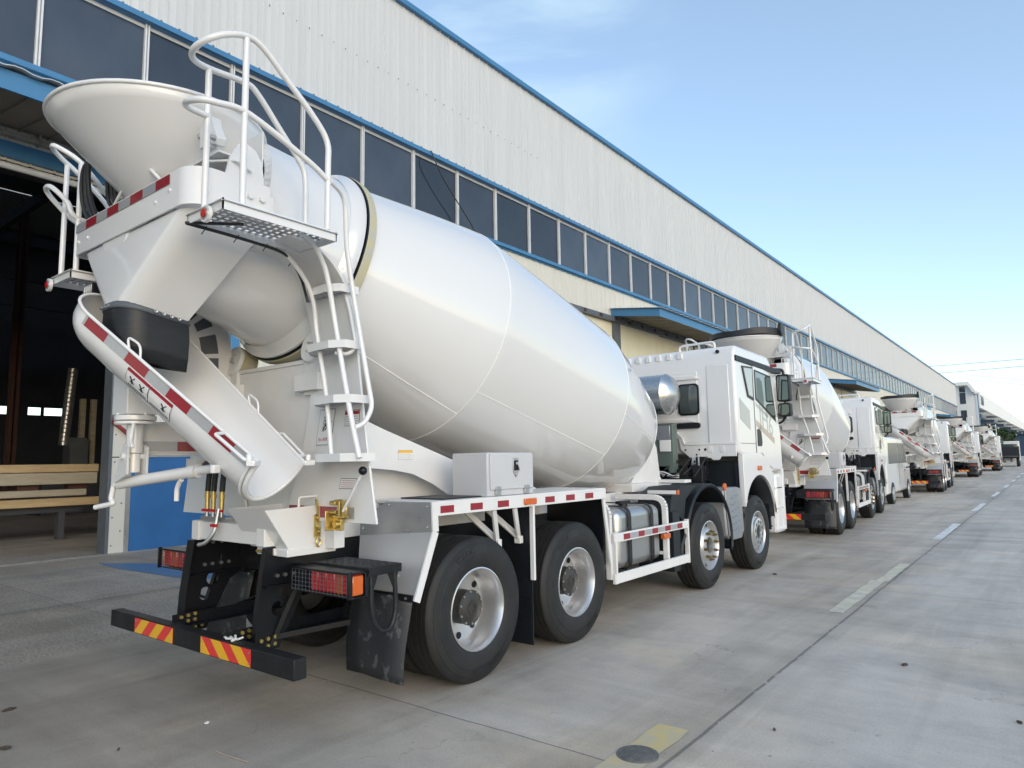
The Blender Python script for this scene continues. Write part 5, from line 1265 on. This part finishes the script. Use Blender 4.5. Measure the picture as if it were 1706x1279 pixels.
# blue plinth wall
m = LB(); m.box((BX-.05,2.02,0), (BX+.035,17.3,1.80)); m.box((BX-.04,2.02,1.80), (BX+.05,17.3,1.825), 1); m.build('plinth_wall', [M['bluepanel'], M['alu']], hall)
# door pillar: white cladded strip with bolts, steel jamb, worn aluminium corner
m = LB(); m.box((BX-.02,1.66,0), (BX+.04,1.93,1.79)).box((BX-.02,1.66,1.81), (BX+.04,1.93,7.0)); m.mat(1).box((BX-.30,1.60,0), (BX+.05,1.66,7.0)); m.mat(2).box((BX,1.93,0), (BX+.045,2.02,1.80))
for k in range(26): m.cyl((BX+.04,1.71+.15*(k % 2),.15+.26*k),(BX+.055,1.71+.15*(k % 2),.15+.26*k),.012,8,1)
m.build('door_pillar', [M['cream'], M['darksteel'], M['alu']], hall, smooth=30)
m = LB(); m.box((BX+.0,3.95,1.9), (BX+.12,4.15,8.6)); m.build('downpipe', M['blue'], hall, bevel=.01)
# red triangular wall bracket
m = LB(); P0, P1, P2 = (BX+.09,1.63,2.47), (BX+.09,2.05,2.84), (BX+.09,2.05,2.12)
for a, b in ((P0,P1),(P0,P2),(P1,P2)): m.bar(a, b, .05, .10, (1,0,0))
m.build('red_wall_bracket', M['redpaint'], hall)
# trims
m = LB(); m.box((BX-.05,Y0,ZT-.02), (BX+.16,Y1,ZT+.10)); m.prism([(BX+.0,ZT+.10),(BX+.16,ZT+.10),(BX+.05,ZT+.17),(BX,ZT+.17)], 'y', Y0, Y1); m.build('upper_trim', M['blue'], hall)
m = LB(); m.box((BX-.05,Y0,ZB-.12), (BX+.14,Y1,ZB-.01)); m.box((BX-.02,Y0,ZB-.17), (BX+.05,Y1,ZB-.12)); m.build('lower_trim', M['blue'], hall)
m = LB(); m.box((BX-.1,Y0,ZR-.10), (BX+.14,Y1,ZR+.06)); m.build('eaves_trim', M['blue'], hall)
# trim fixings: small dark bolt heads
m = LB(); rr = random.Random(4)
for k in range(int((Y1-Y0)/.38)): m.box((BX+.03,Y0+.38*k,ZT+.16),(BX+.07,Y0+.38*k+.03,ZT+.19))
for k in range(0, 120): y = Y0+20+.38*k*1.0; m.box((BX+.028,y,12.65+.02*rr.random()),(BX+.04,y+.025,12.68)) if y < 16 else None
m.build('trim_fixing', M['darksteel'], hall, smooth=0)
# windows: one bay each
def window_bay():
    m = LB(); h = MUL
    m.box((BX-.06,-.045,ZB-.02), (BX+.03,-.012,ZT-.02)).box((BX-.06,.012,ZB-.02), (BX+.03,.045,ZT-.02)).box((BX-.06,-.012,ZB-.02), (BX-.02,.012,ZT-.02))
    m.box((BX-.06,.045,ZT-.10), (BX-.03,h-.045,ZT-.02)).box((BX-.06,.045,ZB-.02), (BX-.02,h-.045,ZB+.03))
    f = m.build('window', M['mullion'], hall)
    m = LB(); m.box((BX-.050,.045,ZB+.03), (BX-.040,h-.045,ZT-.10)); m.build('pane', M['pane'], f, smooth=0); return f
wb = window_bay(); wb.location = (0, yk(K0), 0)
for k in range(K0+1, K1):
    c = copy_tree(wb, hall); c.location = (0, yk(k), 0); c.children[0].rotation_euler = (0, 0, random.uniform(-.0025,.0025))
# rear walls, roof, ends
XB = -41.0
m = LB(); m.box((XB,Y0,ZR+.06), (-34.6,Y1,ZR+.16)).box((-33.7,Y0,ZR+.06), (-24.4,Y1,ZR+.16)).box((-23.6,Y0,ZR+.06), (BX-.02,Y1,ZR+.16)); m.build('roof', M['hotwin'], hall, smooth=0)  # two unseen roof gaps added to let dim light into the hall
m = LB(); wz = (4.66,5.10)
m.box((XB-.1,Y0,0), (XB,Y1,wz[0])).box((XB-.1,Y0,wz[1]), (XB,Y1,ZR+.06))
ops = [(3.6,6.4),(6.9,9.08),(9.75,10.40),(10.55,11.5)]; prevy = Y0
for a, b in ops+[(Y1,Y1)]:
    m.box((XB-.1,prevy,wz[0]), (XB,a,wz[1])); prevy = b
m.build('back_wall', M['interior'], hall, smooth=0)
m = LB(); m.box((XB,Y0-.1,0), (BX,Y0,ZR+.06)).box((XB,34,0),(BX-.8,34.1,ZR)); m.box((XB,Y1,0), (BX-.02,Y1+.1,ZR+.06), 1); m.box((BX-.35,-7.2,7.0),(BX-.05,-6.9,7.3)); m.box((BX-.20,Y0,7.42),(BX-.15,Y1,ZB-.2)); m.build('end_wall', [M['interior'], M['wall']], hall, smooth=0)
for x, y in ((-26,-4.5),(-26,4.75),(-26,14),(-26,23),(-33,4.5),(-33,14)):
    m = LB(); m.box((x-.15,y-.02,0), (x+.15,y+.02,12)).box((x-.15,y-.15,0),(x-.12,y+.15,12)).box((x+.12,y-.15,0),(x+.15,y+.15,12)); m.build('interior_column', M['rust'], hall, smooth=0)
m = LB()
for x in (-14,-20,-26,-32,-38):
    m.box((x-.1,Y0,10.2), (x+.1,34,10.6))
for y in (-4,4,12,20): m.box((XB,y-.1,10.6), (BX-.3,y+.1,11.0))
m.build('roof_truss', M['interior'], hall, smooth=0)
m = LB(); m.box((-34,Y0+.2,.004),(BX-.5,34,.006)) if False else None
# door header of the open bay: blue beam, rail, white roller tube
m = LB(); m.box((BX-.02,-7.2,7.05), (BX+.10,1.9,7.33)); m.build('door_header', M['blue'], hall)
m = LB(); m.box((BX+.02,-7.5,7.42),(BX+.14,5.2,7.50)); 
for k in range(20): m.box((BX+.0,-7.3+.62*k,7.40),(BX+.16,-7.27+.62*k,7.60))
m.box((BX+.02,-7.5,7.60),(BX+.06,5.2,7.68)); m.build('door_rail', M['alu'], hall)
m = LB(); m.cyl((BX+.05,-7.2,6.90),(BX+.05,1.6,6.90),.06,16); m.build('door_bumper_tube', M['mullion'], hall, smooth=60)
# closed sliding doors (cream) with dark track and column
def door_set(y0, y1, h):
    d = LB(); n = max(2, round((y1-y0)/4.6)); w_ = (y1-y0)/n
    for k in range(n):
        m = LB(); a, b = y0+w_*k+.03, y0+w_*(k+1)-.03; x = BX-.06+.06*(k % 2)
        m.box((x-.04,a,0), (x,b,h-.1)); 
        for q in range(1, 12): m.box((x,a+(b-a)*q/12-.008,.05), (x+.006,a+(b-a)*q/12+.008,h-.15))
        m.build('sliding_door', M['creamdoor'], hall, smooth=0)
    m = LB(); m.box((BX-.02,y0-.3,h-.10), (BX+.16,y1+.3,h+.10)); m.box((BX-.05,y0+3.72,0), (BX+.10,y0+4.18,h-.1)) if y0 < 20 else None
    for q in range(int((y1-y0)/1.2)): m.box((BX+.16,y0+1.2*q,h-.05),(BX+.19,y0+1.2*q+.18,h+.07),1)
    m.build('door_track', [M['darksteel'], M['rust']], hall)
for a, b, h in DOORS[1:]: door_set(a, b, h)
# canopies
def canopy(y0, y1, xo=-7.2, zi=7.86, zo=7.55, hh=.31):
    m = LB(); x0 = BX+.03
    m.add([(x0,y0,zi),(xo,y0,zo),(xo,y0,zo-hh),(x0,y0,zi-hh)]+[(x0,y0+.05,zi),(xo,y0+.05,zo),(xo,y0+.05,zo-hh),(x0,y0+.05,zi-hh)], [(0,1,2,3),(7,6,5,4),(0,4,5,1),(2,6,7,3),(1,5,6,2),(0,3,7,4)])
    m.add([(x0,y1-.05,zi),(xo,y1-.05,zo),(xo,y1-.05,zo-hh),(x0,y1-.05,zi-hh)]+[(x0,y1,zi),(xo,y1,zo),(xo,y1,zo-hh),(x0,y1,zi-hh)], [(0,1,2,3),(7,6,5,4),(0,4,5,1),(2,6,7,3),(1,5,6,2),(0,3,7,4)])
    m.box((xo-.05,y0+.05,zo-hh), (xo,y1-.05,zo))
    c = m.build('canopy', M['blue'], hall)
    m = LB(); s = .03; m.add([(x0,y0+.06,zi-hh+.06),(xo-.06,y0+.06,zo-hh+.04),(xo-.06,y1-.06,zo-hh+.04),(x0,y1-.06,zi-hh+.06)], [(0,1,2,3)])
    n = int((y1-y0)/.45)
    for k in range(1, n): y = y0+.45*k; m.bar((x0,y,zi-hh+.045),(xo-.06,y,zo-hh+.025),.02,.03)
    m.build('soffit', M['soffit'], c, smooth=0)
    m = LB(); pts = []
    n = int((y1-y0+.2)/.12); vs = []
    for k in range(n+1):
        y = y0-.1+.12*k; d = (.0,.035,.035,.0)[k % 4]; vs += [(x0,y,zi+.01+d),(xo+.12,y,zo+.01+d)]
    m.add(vs, [(2*k,2*k+1,2*k+3,2*k+2) for k in range(n)]); o = m.build('canopy_sheet', M['wall'], c, smooth=0); q = o.modifiers.new('thick','SOLIDIFY'); q.thickness = .012
canopy(-10.5, 1.9); canopy(20.85, 30.2); canopy(56.0, 65.5); canopy(90.0, 99.5); canopy(122.0, 131.5)

# loose cable hanging across the windows
m = MB(); m.tube(smooth_path([(BX+.20,10.08,ZT+.10),(BX+.28,10.15,10.55),(BX+.28,10.49,10.12),(BX+.28,10.94,9.71),(BX+.28,11.40,9.33),(BX+.28,11.9,8.83),(BX+.28,12.24,8.0),(BX+.2,12.4,7.1),(BX+.06,12.42,6.2)]), .018, 6)
tag(m.build('hanging_cable', M['cable'], smooth=60), 'loose black cable dangling across the dark window band', 'cable')

# things inside the open door
TIM = 'timber beams stacked inside the open door'
def timber(nm, lab, x0, x1, y0, y1, z0, z1, mt, rot=0):
    o = MB().box((-(x1-x0)/2,-(y1-y0)/2,0), ((x1-x0)/2,(y1-y0)/2,z1-z0)).build(nm, mt, bevel=.012); o.location = ((x0+x1)/2,(y0+y1)/2,z0); o.rotation_euler = (0,0,rot)
    return tag(o, lab, 'beam', TIM)
bx0 = -13.2
timber('timber_beam', 'tan timber beam, topmost in the stack inside the open door', bx0-.3, bx0+.02, -3.2, 2.9, 1.52, 1.70, M['timber'])
timber('timber_beam', 'wide pale beam lying directly below the topmost beam inside the door', bx0-.25, bx0+.10, -3.2, 2.85, 1.25, 1.51, M['timber2'])
timber('timber_beam', 'narrow pale beam third from the top of the stack in the door', bx0-.25, bx0+.06, -3.2, 2.65, .98, 1.13, M['timber2'])
timber('timber_beam', 'lowest pale beam of the stack inside the open shed door', bx0-.3, bx0+.14, -3.2, 2.9, .76, .94, M['timber'])
t = thing('stack_rack', 'dark steel rack with short spacer blocks carrying the timber beams', 'rack', (bx0-.15,0,0))
for y in (-2.6,-1.2,.2,1.5,2.5): m = MB(); m.box((-.14,y-.2,1.135), (.12,y+.2,1.245)); m.build('spacer', M['rust'], t)
m = MB()
for y in (-2.2,0,2.2): m.box((-.12,y-.06,0), (.1,y+.06,.62))
m.box((-.12,-2.6,.62),(.1,2.6,.755)); m.build('rack_leg', M['interior'], t)
m = MB(); m.lathe([(0,0),(0,.17)]+[p for k in range(17) for p in ((.12+.16*k,.17),(.14+.16*k,.19),(.16+.16*k,.17))]+[(2.86,.17),(2.86,0)], (0,0,0), (.03,.18,2.8), 18)
o = m.build('spiral_duct', M['duct'], smooth=40); o.location = (-24,5.82,2.45); tag(o, 'upright grey spiral ventilation duct inside the dark shed', 'duct')
m = MB(); m.box((-.35,-.3,0), (.35,.3,.95)).box((-.3,-.25,.95),(.3,.25,1.0)).box((.35,-.2,.5),(.37,.2,.85)); o = m.build('machine_cabinet', M['darksteel'], bevel=.02); o.location = (-23.9,6.2,1.72)
tag(o, 'small grey machine cabinet standing at the foot of the spiral duct', 'cabinet')
m = MB(); m.box((-1.5,-1.2,0), (1.5,1.2,1.55)).box((-1.55,-1.25,1.55),(1.55,1.25,1.72)); o = m.build('work_table', M['interior'], bevel=.02); o.location = (-24.2,6.0,0); tag(o, 'dark steel workbench inside the shed under the grey cabinet', 'workbench')
for i, (y, lab) in enumerate(((5.95,'left one of two pale posts in the dark shed beside the duct'),(6.32,'right one of two pale posts in the dark shed by the door jamb'))):
    m = MB(); m.box((-.09,-.09,0),(.09,.09,4.2)).box((-.16,-.16,0),(.16,.16,.03)); o = m.build('steel_post', M['timber2'], bevel=.01); o.location = (-24,y+.45-.5*i*.0,0); tag(o, lab, 'post', 'pale posts inside the shed')

# ------------------------------------------------------------------ second building further along the road
ang = R(-.75); B2 = thing('distant_workshop', 'distant pale grey workshop with a deep white eaves band and small dark blue canopies', 'workshop', (-6.35,163,0), ang)
H2, DZ, LEN = 14.1, 3.6, 330.0
WB = M['wall2']
m = MB(); m.add([(-26,0,0),(-.35,0,0),(-.35,0,13.3),(-1.35,0,15.3),(-26,0,15.5)], [(0,1,2,3,4)]); m.box((-.75,.02,0), (-.2,2.0,13.2)); m.build('gable_wall', WB, B2, smooth=0)
m = MB(); m.prism([(-26,15.5),(-1.4,15.3),(-.15,13.35),(.25,13.55),(-1.2,16.0),(-26,16.15)], 'y', -1.2, .4); m.build('gable_fascia', WB, B2)
m = MB(); m.box((0,2.4,11.0), (.3,LEN,H2)); m.box((-3.4,2.4,10.8),(.3,LEN,11.0)); m.build('eaves_band', WB, B2, smooth=0)
m = MB(); m.box((-3.8,.2,0), (-3.4,LEN,10.8)); m.build('front_wall', WB, B2, smooth=0)
m = MB(); m.box((-26,.3,H2-.2),(0.0,LEN,H2)); m.build('roof', M['hotwin'], B2, smooth=0)
m = MB(); m.box((-.15,2.05,0),(.05,2.38,13.4)); m.build('downpipe', M['blue'], B2)
m = MB(); m.box((-.32,-.06,0),(.02,.30,13.3)); m.build('corner_trim', M['mullion'], B2)
for z0, z1 in ((14.0,15.1),(11.6,13.9),(8.0,10.3)):
    m = MB(); m.box((-2.9,-.06,z0),(-1.9,.02,z1)); f = m.build('window', M['bluedark'], B2)
    m = MB(); m.box((-2.82,-.075,z0+.1),(-2.43,-.06,z1-.1)).box((-2.37,-.075,z0+.1),(-1.98,-.06,z1-.1)); m.build('pane', M['pane'], f, smooth=0)
m = MB(); m.text('360', 3.0, (.31,12.5,12.3), (0,-1,0), (0,0,1), .05, 0) if False else m.text('360', 2.9, (.31,6.8,12.35), (0,1.5,0), (0,0,1), .06, 0); m.build('sign_lettering', M['darksteel'], B2, smooth=0)
for k in range(8):
    y = 10+34*k
    m = MB(); m.prism([(-3.4,10.1),(-.3,9.9),(-.3,9.2),(-3.4,9.2)], 'y', y, y+12); c = m.build('canopy', M['bluedark'], B2)
    m = MB(); m.box((-3.38,y+.02,0),(-2.7,y+.5,9.2)).box((-3.38,y+11.4,0),(-2.7,y+11.9,9.2)).box((-3.38,y+.5,8.6),(-3.2,y+11.4,9.2)); m.build('door_frame', M['bluedark'], c)
m = MB(); m.box((-3.3,LEN*.62,0),(.6,LEN,8.8)); m.build('lean_to', M['bluedark'], B2, smooth=0)

# ------------------------------------------------------------------ trees far along the road
def tree(x, y, h, rad, seed, lab):
    rr = random.Random(seed); T_ = thing('tree', lab, 'tree', (x,y,0), 0, 'trees along the far workshop')
    m = MB(); m.tube([(0,0,0),(.05,0,h*.25),(.0,.1,h*.5),(.1,0,h*.8)], .2, 10, radii=[.24,.18,.13,.05])
    limbs = []
    for k in range(9):
        a = rr.uniform(0,6.28); z = h*rr.uniform(.25,.55); e = V((math.cos(a)*rad*rr.uniform(.4,.8), math.sin(a)*rad*rr.uniform(.4,.8), z+h*rr.uniform(.15,.35))); limbs.append(e)
        m.tube([(0,0,z),e*.5+V((0,0,z*.45)),e], .06, 6, radii=[.08,.05,.02])
    m.build('trunk', M['bark'], T_, smooth=60)
    m = MB(); cl = limbs+[V((rr.uniform(-.6,.6)*rad, rr.uniform(-.6,.6)*rad, h*rr.uniform(.4,.95))) for k in range(16)]
    for c in cl:
        R_ = rad*rr.uniform(.25,.45)
        for k in range(110):
            u = V((rr.gauss(0,1), rr.gauss(0,1), rr.gauss(0,1))).normalized()*R_*rr.random()**.4; p = c+u
            n = V((rr.gauss(0,1), rr.gauss(0,1), rr.gauss(0,1)+.6)).normalized(); a = n.orthogonal().normalized()*rr.uniform(.10,.2); b = n.cross(a)*.6
            m.add([p-a, p-b, p+a, p+b], [(0,1,2,3)])
    m.build('crown', M['leaf'], T_, smooth=0, fix=False)
tree(-2.3, 126, 5.9, 1.1, 1, 'dark green leafy tree, nearest of the trees before the far workshop')
tree(-1.5, 134, 5.7, 1.1, 2, 'dark green tree behind the nearest one, beside the far workshop canopies')
tree(-.9, 143, 5.2, 1.0, 3, 'farthest dark green tree near the road end by the dark truck')

# ------------------------------------------------------------------ white van
def van():
    T_ = thing('parked_van', 'white minivan with a black wing mirror parked between the second and third mixers', 'van', (-.42,21.6,0), R(1.5), None)
    W = .86; prof = [(-.95,.45),(-.98,1.0),(-.90,2.0),(-.70,2.18),(2.9,2.20),(3.35,2.08),(4.05,1.34),(4.55,1.12),(4.62,.5),(4.5,.32),(-.85,.32)]
    m = MB(); m.prism(prof, 'x', -W, W); body = m.build('body', M['cabw'], T_, bevel=.09, seg=4)
    for s in (1, -1):
        X = s*(W+.001)
        def sp(poly, a, b): return MB().prism(poly, 'x', s*(W+a-.0), s*(W+b))
        sp([(3.05,1.3),(3.78,1.3),(3.32,1.98),(3.05,2.0)], 0, .004).build('side_window', M['vanglass'], body)
        sp([(1.75,1.3),(2.95,1.3),(2.95,2.0),(1.75,2.0)], 0, .004).build('side_window', M['vanglass'], body)
        sp([(-.5,1.3),(1.6,1.3),(1.6,2.0),(-.4,1.98)], 0, .004).build('side_window', M['vanglass'], body)
        m = MB(); m.prism([(3.0,.5),(3.02,.5),(3.02,2.05),(3.0,2.05)], 'x', X, X+s*.003).prism([(1.68,.5),(1.70,.5),(1.70,2.05),(1.68,2.05)], 'x', X, X+s*.003); m.build('shut_line', M['darksteel'], body)
        m = MB(); m.box((min(X,X+s*.02),3.08,1.02),(max(X,X+s*.02),3.2,1.06)); m.build('door_handle', BK, body)
        m = MB(); m.bar((s*.86,3.55,1.12),(s*1.0,3.6,1.15),.05,.05).ball((s*1.07,3.6,1.18), .12, 16, sc=(.9,.6,1.1)); m.build('wing_mirror', BK, body, smooth=50)
        for y in (.0, 3.72):
            m = MB(); m.cyl((s*.72,y,.33),(s*.876,y,.33),.37,28); m.build('wheel_arch', M['plast'], body)
            m = MB(); m.lathe([(-.0,.0),(-.0,.22),(.1,.23),(.14,.29),(.13,.325),(.02,.33),(-.05,.32),(-.05,0)], (s*.74,y,.33), (s,0,0), 32); wv = m.build('wheel', M['rubber'], T_, smooth=40)
            m = MB(); m.lathe([(.11,.225),(.125,.22),(.12,.15),(.14,.08),(.14,0)], (s*.765,y,.33), (s,0,0), 32); m.build('rim', M['rim'], wv, smooth=40)
    m = MB(); m.add([(-.78,3.36,2.10),(.78,3.36,2.10),(.8,4.03,1.38),(-.8,4.03,1.38)], [(0,1,2,3)]); o = m.build('windscreen', M['vanglass'], body); o.location = (0,.02,.02); q = o.modifiers.new('thick','SOLIDIFY'); q.thickness = .01
    m = MB(); m.box((-.7,-.985,1.25),(.7,-.96,1.95)); m.build('rear_window', M['vanglass'], body)
    for s in (1,-1): m = MB(); m.box((s*.76-.05,-1.0,.9),(s*.76+.05,-.97,1.15)); m.build('tail_lamp', M['lens'], body)
van()

# dark truck at the end of the row
def dark_truck():
    T_ = thing('dark_truck', 'dark flatbed truck with a white cab edge, last vehicle in the row', 'truck', (.55,92,0), R(1.0))
    m = MB(); m.box((-1.2,0,.95),(1.2,6.0,1.15)); 
    for s in (1,-1): m.box((s*.45-.05,0,.7),(s*.45+.05,8.3,.95))
    m.build('flatbed', M['black'], T_, bevel=.01)
    m = MB()
    for s in (1,-1):
        for k in range(5): m.box((s*1.15-.04,.1+1.4*k,1.15),(s*1.15+.04,.2+1.4*k,2.3))
        m.box((s*1.15-.02,.1,1.3),(s*1.15+.02,5.9,2.2))
    m.box((-1.15,.02,1.2),(1.15,.06,2.2)); m.build('side_board', M['plast'], T_, bevel=.01)
    m = MB(); m.prism([(6.3,1.0),(6.3,2.95),(7.9,2.95),(8.3,2.0),(8.3,.6),(6.5,.6)], 'x', -1.18, 1.18); cb = m.build('cab', M['cabw'], T_, bevel=.05)
    m = MB(); m.box((-1.0,6.26,1.9),(1.0,6.3,2.6)); m.build('rear_window', M['glass'], cb)
    m = MB(); m.prism([(6.4,2.9),(7.9,2.97),(8.35,2.0),(8.35,.6),(8.2,.6),(8.2,2.0),(7.85,2.9)], 'x', 1.18, 1.24); m.build('cab_trim', M['cabw'], cb)
    for s in (1,-1):
        for y in (1.2,2.5,7.2):
            m = MB(); m.lathe([(-.14,0),(-.14,.46),(-.1,.5),(.1,.5),(.14,.46),(.14,.28),(.04,.24),(.04,0)], (s*1.03,y,.5), (s,0,0), 28); wv = m.build('wheel', M['rubber'], T_, smooth=40)
            m = MB(); m.lathe([(.045,.24),(.13,.27),(.135,.255),(.06,.2),(.09,.09),(.09,0)], (s*1.03,y,.5), (s,0,0), 24); m.build('rim', M['rim'], wv, smooth=40)
dark_truck()

# ------------------------------------------------------------------ overhead lines
def line(lab, a, b, sag, r):
    a, b = V(a), V(b); m = MB(); m.tube([a.lerp(b, t)-V((0,0,4*sag*t*(1-t))) for t in [k/30 for k in range(31)]], r, 5)
    tag(m.build('power_line', M['cable'], smooth=60), lab, 'power line', 'overhead lines behind the sheds')
line('upper one of the two dark overhead wires beyond the long hall roof end', (-40,170,20.95), (14,170,20.5), .12, .045)
line('lower one of the two dark overhead wires beyond the long hall roof end', (-40,170,19.0), (14,170,19.2), .12, .045)
line('faint thin overhead wire just above the far workshop roof', (-12,215,21.3), (16,215,16.4), .25, .03)
line('faintest and highest overhead wire above the far workshop roof', (-12,215,22.6), (16,215,17.4), .25, .03)

# ------------------------------------------------------------------ small litter on the ground and bumper
def bit(nm, lab, cat, p, size, mt, seed, group=None):
    rr = random.Random(seed); m = MB(); n = 9
    ring = [(size*rr.uniform(.5,1)*math.cos(6.283*k/n), size*.55*rr.uniform(.5,1)*math.sin(6.283*k/n), rr.uniform(.003,.012)) for k in range(n)]
    m.add(ring+[(0,0,.016)]+[(a*.9,b*.9,.001) for a, b, c in ring], [(k, (k+1) % n, n) for k in range(n)]+[(k, n+1+k, n+1+(k+1) % n, (k+1) % n) for k in range(n)]+[tuple(n+1+k for k in range(n))[::-1]])
    o = m.build(nm, mt, smooth=0); o.location = p; o.rotation_euler = (0,0,rr.uniform(0,3)); return tag(o, lab, cat, group)
DL, SB = M['dryleaf'], M['rag']
bit('dry_leaf', 'dark dry leaf on the concrete at the left edge, larger one nearest the viewer', 'leaf', (-.275,-2.49,.003), .055, DL, 1, 'litter on the concrete')
bit('dry_leaf', 'flat dark leaf on the concrete at the left edge behind the larger leaf', 'leaf', (-1.02,-2.26,.003), .05, DL, 2, 'litter on the concrete')
bit('paper_scrap', 'tiny white paper scrap on the concrete behind the striped bumper', 'paper', (.327,-1.60,.003), .022, SB, 3, 'litter on the concrete')
bit('dry_leaf', 'small dark leaf on the concrete in front of the tiny white scrap', 'leaf', (.295,-2.11,.003), .014, DL, 4, 'litter on the concrete')
bit('dry_leaf', 'small dark leaf lying on the concrete beside the front axle wheels', 'leaf', (1.517,5.806,.003), .045, DL, 5, 'litter on the concrete')
bit('dry_leaf', 'thin dark leaf on the concrete right of the pale road dash', 'leaf', (3.609,2.178,.003), .045, DL, 6, 'litter on the concrete')
bit('dry_leaf', 'small dark leaf at the right edge of the concrete road', 'leaf', (4.345,1.269,.003), .03, DL, 7, 'litter on the concrete')
bit('dry_leaf', 'tiny dark leaf on the concrete right of the slab joint near the yellow paint', 'leaf', (3.206,.325,.003), .02, DL, 8, 'litter on the concrete')
m = MB(); rr = random.Random(5)
for k in range(9):
    c = V((rr.uniform(-.06,.06), rr.uniform(-.02,.025), .014)); a = rr.uniform(0,3.1); d = V((math.cos(a), math.sin(a)*.6, rr.uniform(-.1,.3)))*rr.uniform(.015,.035); m.bar(c-d, c+d, .014, .012)
o = m.build('crumpled_rag', SB, smooth=0, bevel=.003); o.location = (.475,-1.535,.516); tag(o, 'crumpled white scrap of plastic lying on top of the black bumper beam', 'rag')
m = MB(); m.tube([(.78,-1.79,.005),(.92,-1.78,.006),(1.05,-1.76,.005)], .003, 5); tag(m.build('straw', M['tan_ink'], smooth=60), 'thin pale straw lying on the concrete near the viewer', 'straw')
